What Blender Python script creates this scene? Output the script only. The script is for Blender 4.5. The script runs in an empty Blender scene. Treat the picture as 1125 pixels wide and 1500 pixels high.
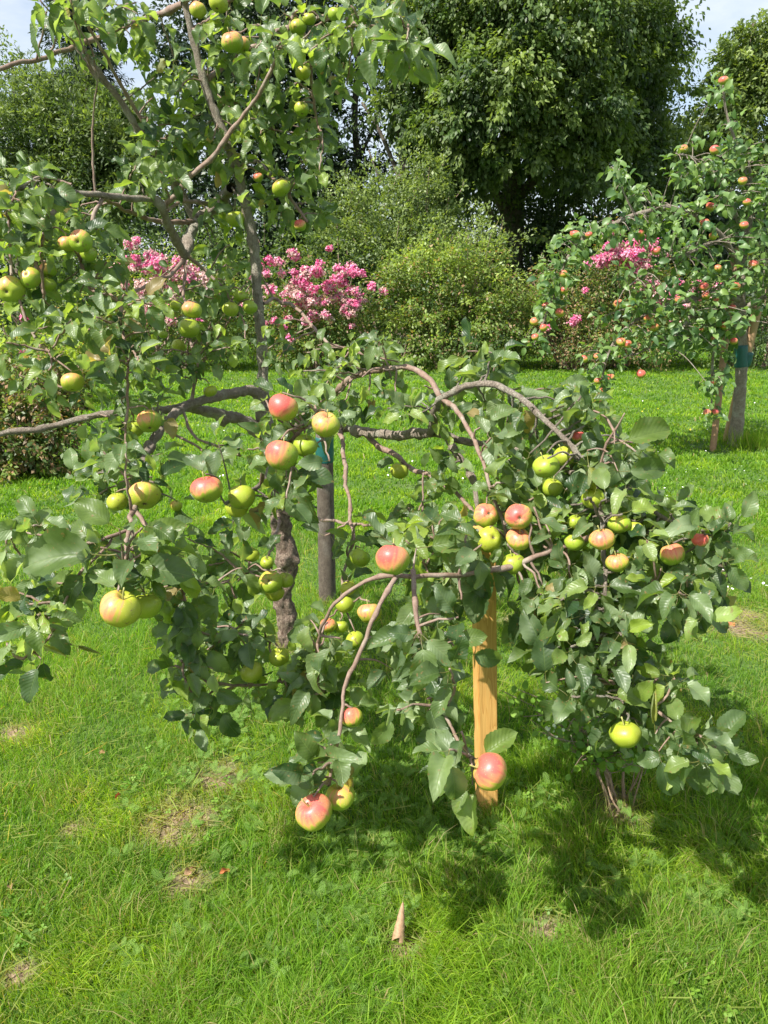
import bpy, math, random
import numpy as np
from mathutils import Vector, noise as mnoise
R_ = math.radians
rng = np.random.default_rng(7)
random.seed(7)
scene = bpy.context.scene
col = scene.collection

# ------------------------------------------------------------------ camera
CAM_H, PITCH, FPX = 1.6, R_(17), 1128.0
cd = bpy.data.cameras.new('camera'); cam = bpy.data.objects.new('camera', cd); col.objects.link(cam)
cam.location = (0, 0, CAM_H); cam.rotation_euler = (R_(90) - PITCH, 0, 0)
cd.sensor_fit = 'VERTICAL'; cd.sensor_height = 36; cd.lens = 36 * FPX / 1500
cd.clip_start = 0.05; cd.clip_end = 3000
scene.camera = cam
scene.render.resolution_x, scene.render.resolution_y = 768, 1024

# ------------------------------------------------------------------ light
SUN_EL, SUN_AZ = R_(51), R_(-128)        # azimuth measured from +Y (scene depth) towards +X
sdir = Vector((math.sin(SUN_AZ) * math.cos(SUN_EL), math.cos(SUN_AZ) * math.cos(SUN_EL), math.sin(SUN_EL)))
sl = bpy.data.lights.new('sun', 'SUN'); so = bpy.data.objects.new('sun', sl); col.objects.link(so)
sl.energy = 5.0; sl.angle = R_(0.5); sl.color = (1.0, 0.955, 0.88)
so.rotation_euler = sdir.to_track_quat('Z', 'Y').to_euler(); so.location = (-20, 0, 30)
w = bpy.data.worlds.new('World'); scene.world = w; w.use_nodes = True
nt = w.node_tree; nt.nodes.clear()
out = nt.nodes.new('ShaderNodeOutputWorld'); bg = nt.nodes.new('ShaderNodeBackground')
sky = nt.nodes.new('ShaderNodeTexSky'); sky.sky_type = 'NISHITA'; sky.sun_disc = False
sky.sun_elevation = SUN_EL; sky.sun_rotation = SUN_AZ; sky.air_density = 1.0; sky.dust_density = 1.5; sky.altitude = 30
tc = nt.nodes.new('ShaderNodeTexCoord'); mp = nt.nodes.new('ShaderNodeMapping'); mp.inputs['Scale'].default_value = (1.3, 1.3, 4.0)
nz = nt.nodes.new('ShaderNodeTexNoise'); nz.inputs['Scale'].default_value = 2.2; nz.inputs['Detail'].default_value = 7; nz.inputs['Roughness'].default_value = 0.6
rp = nt.nodes.new('ShaderNodeValToRGB'); rp.color_ramp.elements[0].position = 0.30; rp.color_ramp.elements[1].position = 0.60
mx = nt.nodes.new('ShaderNodeMixRGB'); mx.inputs['Color2'].default_value = (5.2, 5.6, 6.1, 1)
L = nt.links.new
L(tc.outputs['Generated'], mp.inputs['Vector']); L(mp.outputs['Vector'], nz.inputs['Vector']); L(nz.outputs['Fac'], rp.inputs['Fac'])
mu = nt.nodes.new('ShaderNodeMath'); mu.operation = 'MULTIPLY'; mu.inputs[1].default_value = 0.85
L(rp.outputs['Color'], mu.inputs[0]); L(mu.outputs[0], mx.inputs['Fac']); L(sky.outputs['Color'], mx.inputs['Color1'])
L(mx.outputs['Color'], bg.inputs['Color']); L(bg.outputs['Background'], out.inputs['Surface'])
bg.inputs['Strength'].default_value = 0.092
scene.view_settings.view_transform = 'Standard'; scene.view_settings.look = 'None'
scene.view_settings.gamma = 1; scene.view_settings.exposure = 1.05
scene.render.engine = 'CYCLES'
scene.cycles.max_bounces = 8; scene.cycles.transparent_max_bounces = 8
scene.cycles.diffuse_bounces = 3; scene.cycles.glossy_bounces = 2; scene.cycles.transmission_bounces = 5

# ------------------------------------------------------------------ helpers
cp, sp = math.cos(PITCH), math.sin(PITCH)
def P(px, py, c):
    """point seen at photo pixel (px, py) at optical depth c metres"""
    u = (px - 562.5) / FPX * c; v = (py - 750) / FPX * c
    return Vector((u, c * cp - v * sp, CAM_H - c * sp - v * cp))
def PY(px, py, Y):
    return P(px, py, Y / (cp - (py - 750) / FPX * sp))
def ground(px, py):
    v = (py - 750) / FPX
    return P(px, py, CAM_H / (sp + v * cp))
def hsh(x, y, s):
    return mnoise.noise(Vector((x * s, y * s, 3.7)))

def mesh_np(name, V, F, mat, parent=None, uv=None, colr=None, smooth=True):
    V = np.asarray(V, dtype=np.float32); F = np.asarray(F, dtype=np.int32)
    me = bpy.data.meshes.new(name)
    me.vertices.add(len(V)); me.vertices.foreach_set('co', V.ravel())
    k = F.shape[1]
    me.loops.add(F.size); me.loops.foreach_set('vertex_index', F.ravel())
    me.polygons.add(len(F)); me.polygons.foreach_set('loop_start', np.arange(0, F.size, k, dtype=np.int32))
    me.polygons.foreach_set('loop_total', np.full(len(F), k, dtype=np.int32))
    me.update(calc_edges=True)
    if smooth: me.polygons.foreach_set('use_smooth', np.ones(len(F), dtype=bool))
    if uv is not None:
        l = me.uv_layers.new(name='UVMap'); l.data.foreach_set('uv', np.asarray(uv, dtype=np.float32)[F.ravel()].ravel())
    if colr is not None:
        a = me.color_attributes.new('Col', 'FLOAT_COLOR', 'POINT'); a.data.foreach_set('color', np.asarray(colr, dtype=np.float32).ravel())
    me.materials.append(mat)
    o = bpy.data.objects.new(name, me); col.objects.link(o)
    if parent: o.parent = parent
    return o

class MB:
    def __init__(s): s.V, s.F, s.U, s.C, s.n = [], [], [], [], 0
    def add(s, V, F, U=None, C=None):
        V = np.asarray(V, dtype=np.float32)
        s.V.append(V); s.F.append(np.asarray(F, dtype=np.int32) + s.n)
        s.U.append(np.zeros((len(V), 2), np.float32) if U is None else U)
        s.C.append(np.ones((len(V), 4), np.float32) if C is None else C)
        s.n += len(V)
    def build(s, name, mat, parent=None, smooth=True):
        return mesh_np(name, np.concatenate(s.V), np.concatenate(s.F), mat, parent, np.concatenate(s.U), np.concatenate(s.C), smooth)

def tag(o, label=None, cat=None, group=None, kind=None):
    if label: o['label'] = label
    if cat: o['category'] = cat
    if group: o['group'] = group
    if kind: o['kind'] = kind
    return o
def thing(name, loc=(0, 0, 0), label=None, cat=None, group=None):
    o = bpy.data.objects.new(name, None); col.objects.link(o); o.location = loc; o.empty_display_size = .1
    bpy.context.view_layer.update()
    return tag(o, label, cat, group)
def fix_parent(o):
    """keep world-space geometry when the parent empty is not at the origin"""
    p = o.parent; off = Vector((0, 0, 0))
    while p: off += p.location; p = p.parent
    o.location = -off
def part(mb, name, mat, parent, smooth=True):
    o = mb.build(name, mat, parent, smooth)
    off = Vector(parent.location) if parent.parent is None else Vector((0, 0, 0))
    if parent.parent is None: o.location = -off
    return o

def catmull(pts, rad, step=0.02):
    P_ = [np.array(p, float) for p in pts]; P_ = [2 * P_[0] - P_[1]] + P_ + [2 * P_[-1] - P_[-2]]
    r_ = [rad[0]] + list(rad) + [rad[-1]]
    o, ro = [], []
    for i in range(1, len(P_) - 2):
        p0, p1, p2, p3 = P_[i - 1:i + 3]; n = max(2, int(np.linalg.norm(p2 - p1) / step))
        for k in range(n):
            t = k / n
            o.append(.5 * (2 * p1 + (p2 - p0) * t + (2 * p0 - 5 * p1 + 4 * p2 - p3) * t * t + (3 * p1 - p0 - 3 * p2 + p3) * t ** 3))
            ro.append(r_[i] * (1 - t) + r_[i + 1] * t)
    o.append(P_[-2]); ro.append(r_[-2])
    return np.array(o), np.array(ro)
def tube(mb, C, r, seg=8, bump=0.0, bs=20.0, knobs=(), colr=(1, 1, 1, 1)):
    C = np.asarray(C, float); r = np.asarray(r, float)
    T = np.gradient(C, axis=0); T /= np.linalg.norm(T, axis=1)[:, None] + 1e-9
    N = np.zeros_like(C); a = np.array([1., 0, 0]) if abs(T[0][0]) < .8 else np.array([0, 1., 0])
    a = a - T[0] * a.dot(T[0]); N[0] = a / np.linalg.norm(a)
    for i in range(1, len(C)):
        a = N[i - 1] - T[i] * N[i - 1].dot(T[i]); N[i] = a / (np.linalg.norm(a) + 1e-9)
    B = np.cross(T, N)
    C = np.vstack([C, C[-1] + T[-1] * r[-1] * .4]); r = np.append(r, r[-1] * .05); N = np.vstack([N, N[-1]]); B = np.vstack([B, B[-1]])
    ang = np.arange(seg) / seg * 2 * math.pi
    ln = np.concatenate([[0], np.cumsum(np.linalg.norm(np.diff(C, axis=0), axis=1))])
    V = C[:, None, :] + r[:, None, None] * (np.cos(ang)[None, :, None] * N[:, None, :] + np.sin(ang)[None, :, None] * B[:, None, :])
    V = V.reshape(-1, 3)
    if bump or knobs:
        cc = np.repeat(C, seg, 0); D = V - cc; rr = np.linalg.norm(D, axis=1)[:, None]; D = D / (rr + 1e-9)
        h = np.array([mnoise.fractal(Vector(v) * bs, 1, 2, 4) for v in V]) * bump * rr[:, 0]
        for kp, kr, kh in knobs:
            d = np.linalg.norm(V - np.array(kp), axis=1)
            h = h + kh * np.exp(-(d / kr) ** 2) * (1 + .5 * np.array([mnoise.noise(Vector(v) * 90) for v in V]))
        V = V + D * h[:, None]
    n = len(C); F = []
    for i in range(n - 1):
        a = i * seg; b = a + seg
        for k in range(seg):
            k2 = (k + 1) % seg; F.append((a + k, a + k2, b + k2, b + k))
    U = np.stack([np.tile(ang / 6.283, n), np.repeat(ln, seg)], 1)
    mb.add(V, F, U, np.tile(np.array(colr, np.float32), (len(V), 1)))

def place(TV, TF, TU, Rm, S, Pp, C, TC=None):
    """instance a template: Rm (L,3,3) with columns dir, side, normal"""
    Ln, n = len(Pp), len(TV)
    V = np.einsum('lij,nj->lni', Rm, TV) * np.asarray(S)[:, None, None] + np.asarray(Pp)[:, None, :]
    F = (TF[None] + (np.arange(Ln) * n)[:, None, None]).reshape(-1, TF.shape[1])
    U = np.tile(TU, (Ln, 1))
    Cc = np.repeat(C, n, 0)
    if TC is not None: Cc = Cc.copy(); Cc[:, 2] = np.maximum(Cc[:, 2], np.tile(TC, Ln))
    return V.reshape(-1, 3), F, U, Cc
def frames(D, N):
    D = D / (np.linalg.norm(D, axis=1)[:, None] + 1e-9)
    N = N - D * (D * N).sum(1)[:, None]; N = N / (np.linalg.norm(N, axis=1)[:, None] + 1e-9)
    return np.stack([D, np.cross(N, D), N], axis=2)
def rnd(n): 
    v = rng.normal(size=(n, 3)); return v / np.linalg.norm(v, axis=1)[:, None]

# ------------------------------------------------------------------ materials
def newmat(name):
    m = bpy.data.materials.new(name); m.use_nodes = True; t = m.node_tree; t.nodes.clear()
    return m, t, t.nodes.new, t.links.new
def ramp(n, stops):
    r = n('ShaderNodeValToRGB'); e = r.color_ramp.elements
    e[0].position, e[0].color = stops[0][0], (*stops[0][1], 1); e[1].position, e[1].color = stops[-1][0], (*stops[-1][1], 1)
    for p, c in stops[1:-1]: x = e.new(p); x.color = (*c, 1)
    return r
def math_(n, l, op, a, b=None, clamp=False):
    m = n('ShaderNodeMath'); m.operation = op; m.use_clamp = clamp
    for i, v in enumerate((a, b)):
        if v is None: continue
        if isinstance(v, (int, float)): m.inputs[i].default_value = v
        else: l(v, m.inputs[i])
    return m.outputs[0]
def mix_(n, l, f, a, b, mode='MIX'):
    m = n('ShaderNodeMixRGB'); m.blend_type = mode
    for k, v in (('Fac', f), ('Color1', a), ('Color2', b)):
        if isinstance(v, (int, float)): m.inputs[k].default_value = v
        elif isinstance(v, tuple): m.inputs[k].default_value = (*v, 1)
        else: l(v, m.inputs[k])
    return m.outputs[0]

def ramp_out(n, l, src, a, b):
    r = n('ShaderNodeMapRange'); r.inputs[1].default_value = a; r.inputs[2].default_value = b; r.clamp = True; l(src, r.inputs[0]); return r.outputs[0]
def leaf_material(name, dark, mid, young, under, rough=.38, trans=.32, veins=True, dry=(.32, .2, .09), spec=.5):
    m, t, n, l = newmat(name)
    o = n('ShaderNodeOutputMaterial'); b = n('ShaderNodeBsdfPrincipled'); tr = n('ShaderNodeBsdfTranslucent'); mxs = n('ShaderNodeMixShader')
    at = n('ShaderNodeAttribute'); at.attribute_name = 'Col'; s = n('ShaderNodeSeparateColor'); l(at.outputs['Color'], s.inputs[0])
    c = mix_(n, l, s.outputs[0], dark, mid)
    c = mix_(n, l, s.outputs[1], c, young)
    if veins:
        uv = n('ShaderNodeUVMap'); sx = n('ShaderNodeSeparateXYZ'); l(uv.outputs[0], sx.inputs[0])
        au = math_(n, l, 'ABSOLUTE', sx.outputs[0])
        vv = math_(n, l, 'SUBTRACT', math_(n, l, 'MULTIPLY', sx.outputs[1], 9.0), math_(n, l, 'MULTIPLY', au, 2.6))
        fr = math_(n, l, 'ABSOLUTE', math_(n, l, 'SUBTRACT', math_(n, l, 'FRACT', vv), .5))
        side = math_(n, l, 'SUBTRACT', 1, math_(n, l, 'MULTIPLY', fr, 9.0), True)
        side = math_(n, l, 'MULTIPLY', side, math_(n, l, 'SUBTRACT', 1.0, au, True))
        midr = math_(n, l, 'SUBTRACT', 1, math_(n, l, 'MULTIPLY', au, 14.0), True)
        vein = math_(n, l, 'MAXIMUM', midr, math_(n, l, 'MULTIPLY', side, .55))
        nz = n('ShaderNodeTexNoise'); nz.inputs['Scale'].default_value = 55; nz.inputs['Detail'].default_value = 4
        geo = n('ShaderNodeNewGeometry'); l(geo.outputs['Position'], nz.inputs['Vector'])
        c = mix_(n, l, math_(n, l, 'MULTIPLY', nz.outputs['Fac'], .55), c, tuple(x * .55 for x in dark))
        c = mix_(n, l, math_(n, l, 'MULTIPLY', vein, .22), c, (.26, .36, .10))
        bmp = n('ShaderNodeBump'); bmp.inputs['Strength'].default_value = .5; bmp.inputs['Distance'].default_value = .0012
        puff = math_(n, l, 'ADD', math_(n, l, 'MULTIPLY', fr, 1.2), math_(n, l, 'MULTIPLY', nz.outputs['Fac'], .9))
        l(math_(n, l, 'SUBTRACT', puff, math_(n, l, 'MULTIPLY', midr, 1.0)), bmp.inputs['Height']); l(bmp.outputs[0], b.inputs['Normal'])
    else: geo = n('ShaderNodeNewGeometry')
    if veins:
        sp_ = n('ShaderNodeTexNoise'); sp_.inputs['Scale'].default_value = 95; sp_.inputs['Detail'].default_value = 2; l(geo.outputs['Position'], sp_.inputs['Vector'])
        c = mix_(n, l, math_(n, l, 'MULTIPLY', ramp_out(n, l, sp_.outputs['Fac'], .66, .70), .8), c, (.20, .13, .05))
        bl = n('ShaderNodeTexNoise'); bl.inputs['Scale'].default_value = 9; bl.inputs['Detail'].default_value = 3; l(geo.outputs['Position'], bl.inputs['Vector'])
        c = mix_(n, l, math_(n, l, 'MULTIPLY', ramp_out(n, l, bl.outputs['Fac'], .5, .72), .6), c, (.30, .37, .22))  # pale blotches put whitish highlights into the leaf colour
    c = mix_(n, l, s.outputs[2], c, dry)
    cu = mix_(n, l, .65, c, under)
    cf = mix_(n, l, geo.outputs['Backfacing'], c, cu)
    l(cf, b.inputs['Base Color'])
    ro = math_(n, l, 'ADD', math_(n, l, 'MULTIPLY', geo.outputs['Backfacing'], .3), rough)
    l(ro, b.inputs['Roughness']); b.inputs['Specular IOR Level'].default_value = spec
    ct = mix_(n, l, 1.0, c, (2.6, 2.6, .9), 'MULTIPLY'); l(ct, tr.inputs['Color'])
    mxs.inputs['Fac'].default_value = trans
    l(b.outputs[0], mxs.inputs[1]); l(tr.outputs[0], mxs.inputs[2]); l(mxs.outputs[0], o.inputs['Surface'])
    return m

M_APPLE_LEAF = leaf_material('apple_leaf', (.022, .060, .018), (.160, .235, .085), (.30, .40, .05), (.29, .36, .20), .42, .40, spec=.55)
M_APPLE_LEAF2 = leaf_material('apple_leaf_far', (.030, .085, .028), (.125, .205, .070), (.22, .32, .07), (.24, .32, .17), .45, .3, False)
M_TREE = leaf_material('broad_leaf', (.020, .048, .012), (.070, .125, .028), (.22, .29, .06), (.12, .17, .06), .5, .3, False)
M_DARK = leaf_material('evergreen_leaf', (.012, .03, .012), (.028, .055, .02), (.07, .11, .03), (.05, .08, .04), .45, .15, False)
M_WILLOW = leaf_material('willow_leaf', (.032, .062, .016), (.085, .14, .035), (.20, .26, .07), (.18, .24, .12), .5, .3, False)
M_SHRUB = leaf_material('shrub_leaf', (.022, .055, .012), (.12, .19, .035), (.28, .36, .06), (.2, .27, .1), .5, .32, False, dry=(.30, .17, .10))
M_GRASS = leaf_material('grass_blade', (.045, .120, .007), (.118, .235, .010), (.30, .40, .035), (.13, .24, .02), .5, .44, False, dry=(.36, .27, .15), spec=.35)
M_WEED = leaf_material('weed_leaf', (.055, .15, .012), (.11, .23, .02), (.22, .34, .04), (.16, .26, .06), .55, .3, False)

def bark_material(name, a, b_, c_, scale=30, rough=.85, bump=.6, old=None):
    m, t, n, l = newmat(name); o = n('ShaderNodeOutputMaterial'); b = n('ShaderNodeBsdfPrincipled')
    g = n('ShaderNodeNewGeometry'); mp = n('ShaderNodeMapping'); mp.inputs['Scale'].default_value = (1, 1, .8); l(g.outputs['Position'], mp.inputs[0])
    n1 = n('ShaderNodeTexNoise'); n1.inputs['Scale'].default_value = scale; n1.inputs['Detail'].default_value = 8; n1.inputs['Roughness'].default_value = .7; l(mp.outputs[0], n1.inputs['Vector'])
    n2 = n('ShaderNodeTexNoise'); n2.inputs['Scale'].default_value = scale * .28; n2.inputs['Detail'].default_value = 5; l(mp.outputs[0], n2.inputs['Vector'])
    uv = n('ShaderNodeUVMap'); w_ = n('ShaderNodeTexWave'); w_.bands_direction = 'Y'; w_.inputs['Scale'].default_value = 9; w_.inputs['Distortion'].default_value = 22; w_.inputs['Detail'].default_value = 5; w_.inputs['Detail Scale'].default_value = 3; l(uv.outputs[0], w_.inputs['Vector'])
    c1 = mix_(n, l, ramp_out(n, l, n1.outputs['Fac'], .35, .65), a, b_)
    c1 = mix_(n, l, math_(n, l, 'MULTIPLY', ramp_out(n, l, n2.outputs['Fac'], .5, .66), .75), c1, c_)
    c1 = mix_(n, l, math_(n, l, 'MULTIPLY', w_.outputs['Fac'], .3), c1, tuple(x * .5 for x in a))
    if old:      # old brown bark on the lowest metre of the stem, smooth grey bark above
        sv = n('ShaderNodeSeparateXYZ'); l(uv.outputs[0], sv.inputs[0])
        edge = math_(n, l, 'ADD', sv.outputs[1], math_(n, l, 'MULTIPLY', n2.outputs['Fac'], .3))
        c1 = mix_(n, l, math_(n, l, 'SUBTRACT', 1, ramp_out(n, l, edge, .95, 1.25)), c1, mix_(n, l, ramp_out(n, l, n1.outputs['Fac'], .38, .6), old[0], old[1]))
    vc = n('ShaderNodeTexVoronoi'); vc.feature = 'DISTANCE_TO_EDGE'; vc.inputs['Scale'].default_value = scale * 2.2
    wp = n('ShaderNodeVectorMath'); wp.operation = 'ADD'; l(mp.outputs[0], wp.inputs[0]); sc2 = n('ShaderNodeVectorMath'); sc2.operation = 'SCALE'; sc2.inputs[3].default_value = 1.2 / scale; l(n1.outputs['Color'], sc2.inputs[0]); l(sc2.outputs[0], wp.inputs[1]); l(wp.outputs[0], vc.inputs['Vector'])
    crack = math_(n, l, 'SUBTRACT', 1, ramp_out(n, l, vc.outputs['Distance'], .0, .09))
    c1 = mix_(n, l, math_(n, l, 'MULTIPLY', crack, .28), c1, tuple(x * .5 for x in a))
    l(c1, b.inputs['Base Color']); b.inputs['Roughness'].default_value = rough; b.inputs['Specular IOR Level'].default_value = .3
    bm = n('ShaderNodeBump'); bm.inputs['Strength'].default_value = bump; bm.inputs['Distance'].default_value = .006
    l(math_(n, l, 'SUBTRACT', math_(n, l, 'ADD', n1.outputs['Fac'], math_(n, l, 'MULTIPLY', w_.outputs['Fac'], .4)), crack), bm.inputs['Height']); l(bm.outputs[0], b.inputs['Normal'])
    l(b.outputs[0], o.inputs[0]); return m
M_BARK = bark_material('apple_bark', (.25, .20, .155), (.44, .37, .30), (.50, .48, .39), 55, bump=.8)
M_TRUNK = bark_material('trunk_bark', (.27, .22, .17), (.46, .41, .33), (.50, .49, .39), 50, bump=.9, old=((.11, .07, .05), (.34, .26, .20)))
M_TWIG = bark_material('apple_twig', (.19, .12, .09), (.31, .22, .17), (.36, .31, .25), 80, .6, .3)
M_TRUNKBG = bark_material('tree_bark', (.10, .08, .06), (.18, .15, .12), (.14, .16, .09), 9)
M_STEM = bark_material('shrub_stem', (.30, .20, .12), (.55, .40, .27), (.40, .30, .20), 60)
M_OLDWOOD = bark_material('weathered_wood', (.09, .07, .055), (.17, .14, .11), (.22, .20, .17), 40)

def wood_material(name, a, b_, knot=True):
    m, t, n, l = newmat(name); o = n('ShaderNodeOutputMaterial'); b = n('ShaderNodeBsdfPrincipled')
    tc = n('ShaderNodeTexCoord'); mp = n('ShaderNodeMapping'); mp.inputs['Scale'].default_value = (1, 1, .09); l(tc.outputs['Object'], mp.inputs[0])
    nn = n('ShaderNodeTexNoise'); nn.inputs['Scale'].default_value = 26; nn.inputs['Detail'].default_value = 2; l(mp.outputs[0], nn.inputs['Vector'])
    rings = math_(n, l, 'FRACT', math_(n, l, 'MULTIPLY', nn.outputs['Fac'], 16))
    rr = math_(n, l, 'POWER', rings, 2.2)
    fine = n('ShaderNodeTexNoise'); fine.inputs['Scale'].default_value = 400; mp2 = n('ShaderNodeMapping'); mp2.inputs['Scale'].default_value = (1, 1, .03); l(tc.outputs['Object'], mp2.inputs[0]); l(mp2.outputs[0], fine.inputs['Vector'])
    c = mix_(n, l, rr, a, b_)
    c = mix_(n, l, math_(n, l, 'MULTIPLY', fine.outputs['Fac'], .35), c, tuple(x * .6 for x in b_))
    big = n('ShaderNodeTexNoise'); big.inputs['Scale'].default_value = 4; l(tc.outputs['Object'], big.inputs['Vector'])
    c = mix_(n, l, ramp_out(n, l, big.outputs['Fac'], .45, .75), c, tuple(x * .62 for x in a))
    l(c, b.inputs['Base Color']); b.inputs['Roughness'].default_value = .6
    bm = n('ShaderNodeBump'); bm.inputs['Strength'].default_value = .4; bm.inputs['Distance'].default_value = .001; l(math_(n, l, 'ADD', rr, fine.outputs['Fac']), bm.inputs['Height']); l(bm.outputs[0], b.inputs['Normal'])
    l(b.outputs[0], o.inputs[0]); return m
M_PINE = wood_material('treated_pine', (.72, .42, .13), (.52, .25, .06))
M_PALEWOOD = wood_material('pale_wood', (.50, .32, .19), (.38, .22, .12))
M_BROWNWOOD = wood_material('brown_wood', (.36, .21, .11), (.25, .13, .07))

def plain(name, c, rough=.6, var=.4, scale=60, spec=.5, **kw):
    m, t, n, l = newmat(name); o = n('ShaderNodeOutputMaterial'); b = n('ShaderNodeBsdfPrincipled')
    g = n('ShaderNodeNewGeometry'); nn = n('ShaderNodeTexNoise'); nn.inputs['Scale'].default_value = scale; nn.inputs['Detail'].default_value = 5; l(g.outputs['Position'], nn.inputs['Vector'])
    l(mix_(n, l, nn.outputs['Fac'], tuple(min(1, x * (1 + var)) for x in c), tuple(x * (1 - var) for x in c)), b.inputs['Base Color'])
    b.inputs['Roughness'].default_value = rough; b.inputs['Specular IOR Level'].default_value = spec
    for k, v in kw.items(): b.inputs[k].default_value = v
    bm = n('ShaderNodeBump'); bm.inputs['Strength'].default_value = .3; bm.inputs['Distance'].default_value = .002; l(nn.outputs['Fac'], bm.inputs['Height']); l(bm.outputs[0], b.inputs['Normal'])
    l(b.outputs[0], o.inputs[0]); return m
M_TIE = plain('green_tie', (.008, .085, .075), .45)
M_DEAD = plain('dead_leaf', (.30, .185, .105), .75, .6, 140)
M_RUST = plain('rust_leaf', (.42, .15, .05), .6, .4, 90)
M_TERRA = plain('terracotta', (.48, .15, .07), .7, .3, 60)
M_CALYX = plain('calyx', (.10, .08, .035), .8)
M_STALK = plain('apple_stalk', (.30, .30, .09), .6)
M_WHITE = plain('petal_white', (.80, .80, .74), .6, .1)
M_YELLOW = plain('petal_yellow', (.75, .58, .03), .6, .1)
M_BERRY = plain('berry_white', (.62, .70, .50), .35, .1)
m, t, n, l = newmat('clear_plastic'); o_ = n('ShaderNodeOutputMaterial'); b_ = n('ShaderNodeBsdfPrincipled')
b_.inputs['Base Color'].default_value = (.85, .92, .92, 1); b_.inputs['Roughness'].default_value = .12; b_.inputs['Transmission Weight'].default_value = .75; b_.inputs['IOR'].default_value = 1.4
l(b_.outputs[0], o_.inputs[0]); M_CLEAR = m

# flowers: colour straight from the per-vertex attribute (pigment)
m, t, n, l = newmat('rose_petal'); o_ = n('ShaderNodeOutputMaterial'); b_ = n('ShaderNodeBsdfPrincipled'); tr_ = n('ShaderNodeBsdfTranslucent'); ms_ = n('ShaderNodeMixShader')
at_ = n('ShaderNodeAttribute'); at_.attribute_name = 'Col'; l(at_.outputs['Color'], b_.inputs['Base Color']); l(at_.outputs['Color'], tr_.inputs['Color'])
b_.inputs['Roughness'].default_value = .6; ms_.inputs['Fac'].default_value = .3; l(b_.outputs[0], ms_.inputs[1]); l(tr_.outputs[0], ms_.inputs[2]); l(ms_.outputs[0], o_.inputs[0]); M_PETAL = m

# apple skin: Col.r blush, Col.g ripeness (yellow), Col.b russet
m, t, n, l = newmat('apple_skin'); o_ = n('ShaderNodeOutputMaterial'); b_ = n('ShaderNodeBsdfPrincipled')
at_ = n('ShaderNodeAttribute'); at_.attribute_name = 'Col'; s_ = n('ShaderNodeSeparateColor'); l(at_.outputs['Color'], s_.inputs[0])
uv_ = n('ShaderNodeUVMap'); mp_ = n('ShaderNodeMapping'); mp_.inputs['Scale'].default_value = (26, 1.6, 1); l(uv_.outputs[0], mp_.inputs[0])
st_ = n('ShaderNodeTexNoise'); st_.inputs['Scale'].default_value = 1.0; st_.inputs['Detail'].default_value = 3; l(mp_.outputs[0], st_.inputs['Vector'])
ge_ = n('ShaderNodeNewGeometry'); nb_ = n('ShaderNodeTexNoise'); nb_.inputs['Scale'].default_value = 45; nb_.inputs['Detail'].default_value = 4; l(ge_.outputs['Position'], nb_.inputs['Vector'])
base_ = mix_(n, l, s_.outputs[1], (.17, .30, .016), (.40, .40, .035))
base_ = mix_(n, l, math_(n, l, 'MULTIPLY', nb_.outputs['Fac'], .5), base_, (.30, .36, .04))
bl_ = math_(n, l, 'ADD', s_.outputs[0], math_(n, l, 'MULTIPLY', math_(n, l, 'SUBTRACT', st_.outputs['Fac'], .5), 1.0))
bl_ = math_(n, l, 'ADD', bl_, math_(n, l, 'MULTIPLY', math_(n, l, 'SUBTRACT', nb_.outputs['Fac'], .5), .5))
bl_ = ramp_out(n, l, bl_, .2, .95)
redc_ = ramp(n, [(0, (.46, .35, .07)), (.4, (.60, .27, .11)), (1, (.55, .10, .08))]); l(bl_, redc_.inputs[0])
c_ = mix_(n, l, ramp_out(n, l, bl_, 0, .4), base_, redc_.outputs[0])
vo_ = n('ShaderNodeTexVoronoi'); vo_.inputs['Scale'].default_value = 260; l(ge_.outputs['Position'], vo_.inputs['Vector'])
dots_ = math_(n, l, 'LESS_THAN', vo_.outputs['Distance'], .13)
c_ = mix_(n, l, math_(n, l, 'MULTIPLY', dots_, .45), c_, (.75, .66, .38))
sc_ = n('ShaderNodeTexNoise'); sc_.inputs['Scale'].default_value = 75; sc_.inputs['Detail'].default_value = 3; l(ge_.outputs['Position'], sc_.inputs['Vector'])
c_ = mix_(n, l, math_(n, l, 'MULTIPLY', ramp_out(n, l, sc_.outputs['Fac'], .64, .70), .75), c_, (.17, .10, .05))
c_ = mix_(n, l, s_.outputs[2], c_, (.24, .15, .06))
l(c_, b_.inputs['Base Color']); b_.inputs['Roughness'].default_value = .42; b_.inputs['Specular IOR Level'].default_value = .45
b_.inputs['Subsurface Weight'].default_value = .12; b_.inputs['Subsurface Radius'].default_value = (.01, .008, .003); b_.inputs['Subsurface Scale'].default_value = .6
l(b_.outputs[0], o_.inputs[0]); M_APPLE = m

# ground
m, t, n, l = newmat('ground'); o_ = n('ShaderNodeOutputMaterial'); b_ = n('ShaderNodeBsdfPrincipled'); ge_ = n('ShaderNodeNewGeometry')
a1 = n('ShaderNodeTexNoise'); a1.inputs['Scale'].default_value = 1.3; a1.inputs['Detail'].default_value = 6; l(ge_.outputs['Position'], a1.inputs['Vector'])
a2 = n('ShaderNodeTexNoise'); a2.inputs['Scale'].default_value = 60; a2.inputs['Detail'].default_value = 8; l(ge_.outputs['Position'], a2.inputs['Vector'])
c_ = mix_(n, l, ramp_out(n, l, a2.outputs['Fac'], .35, .65), (.045, .10, .012), (.09, .17, .02))
c_ = mix_(n, l, math_(n, l, 'MULTIPLY', ramp_out(n, l, a1.outputs['Fac'], .5, .7), .2), c_, (.17, .14, .07))
at_ = n('ShaderNodeAttribute'); at_.attribute_name = 'Col'; s_ = n('ShaderNodeSeparateColor'); l(at_.outputs['Color'], s_.inputs[0])
soil_ = mix_(n, l, ramp_out(n, l, a2.outputs['Fac'], .35, .7), (.13, .085, .05), (.34, .25, .17))
c_ = mix_(n, l, s_.outputs[0], c_, soil_)
l(c_, b_.inputs['Base Color']); b_.inputs['Roughness'].default_value = .95
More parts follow.
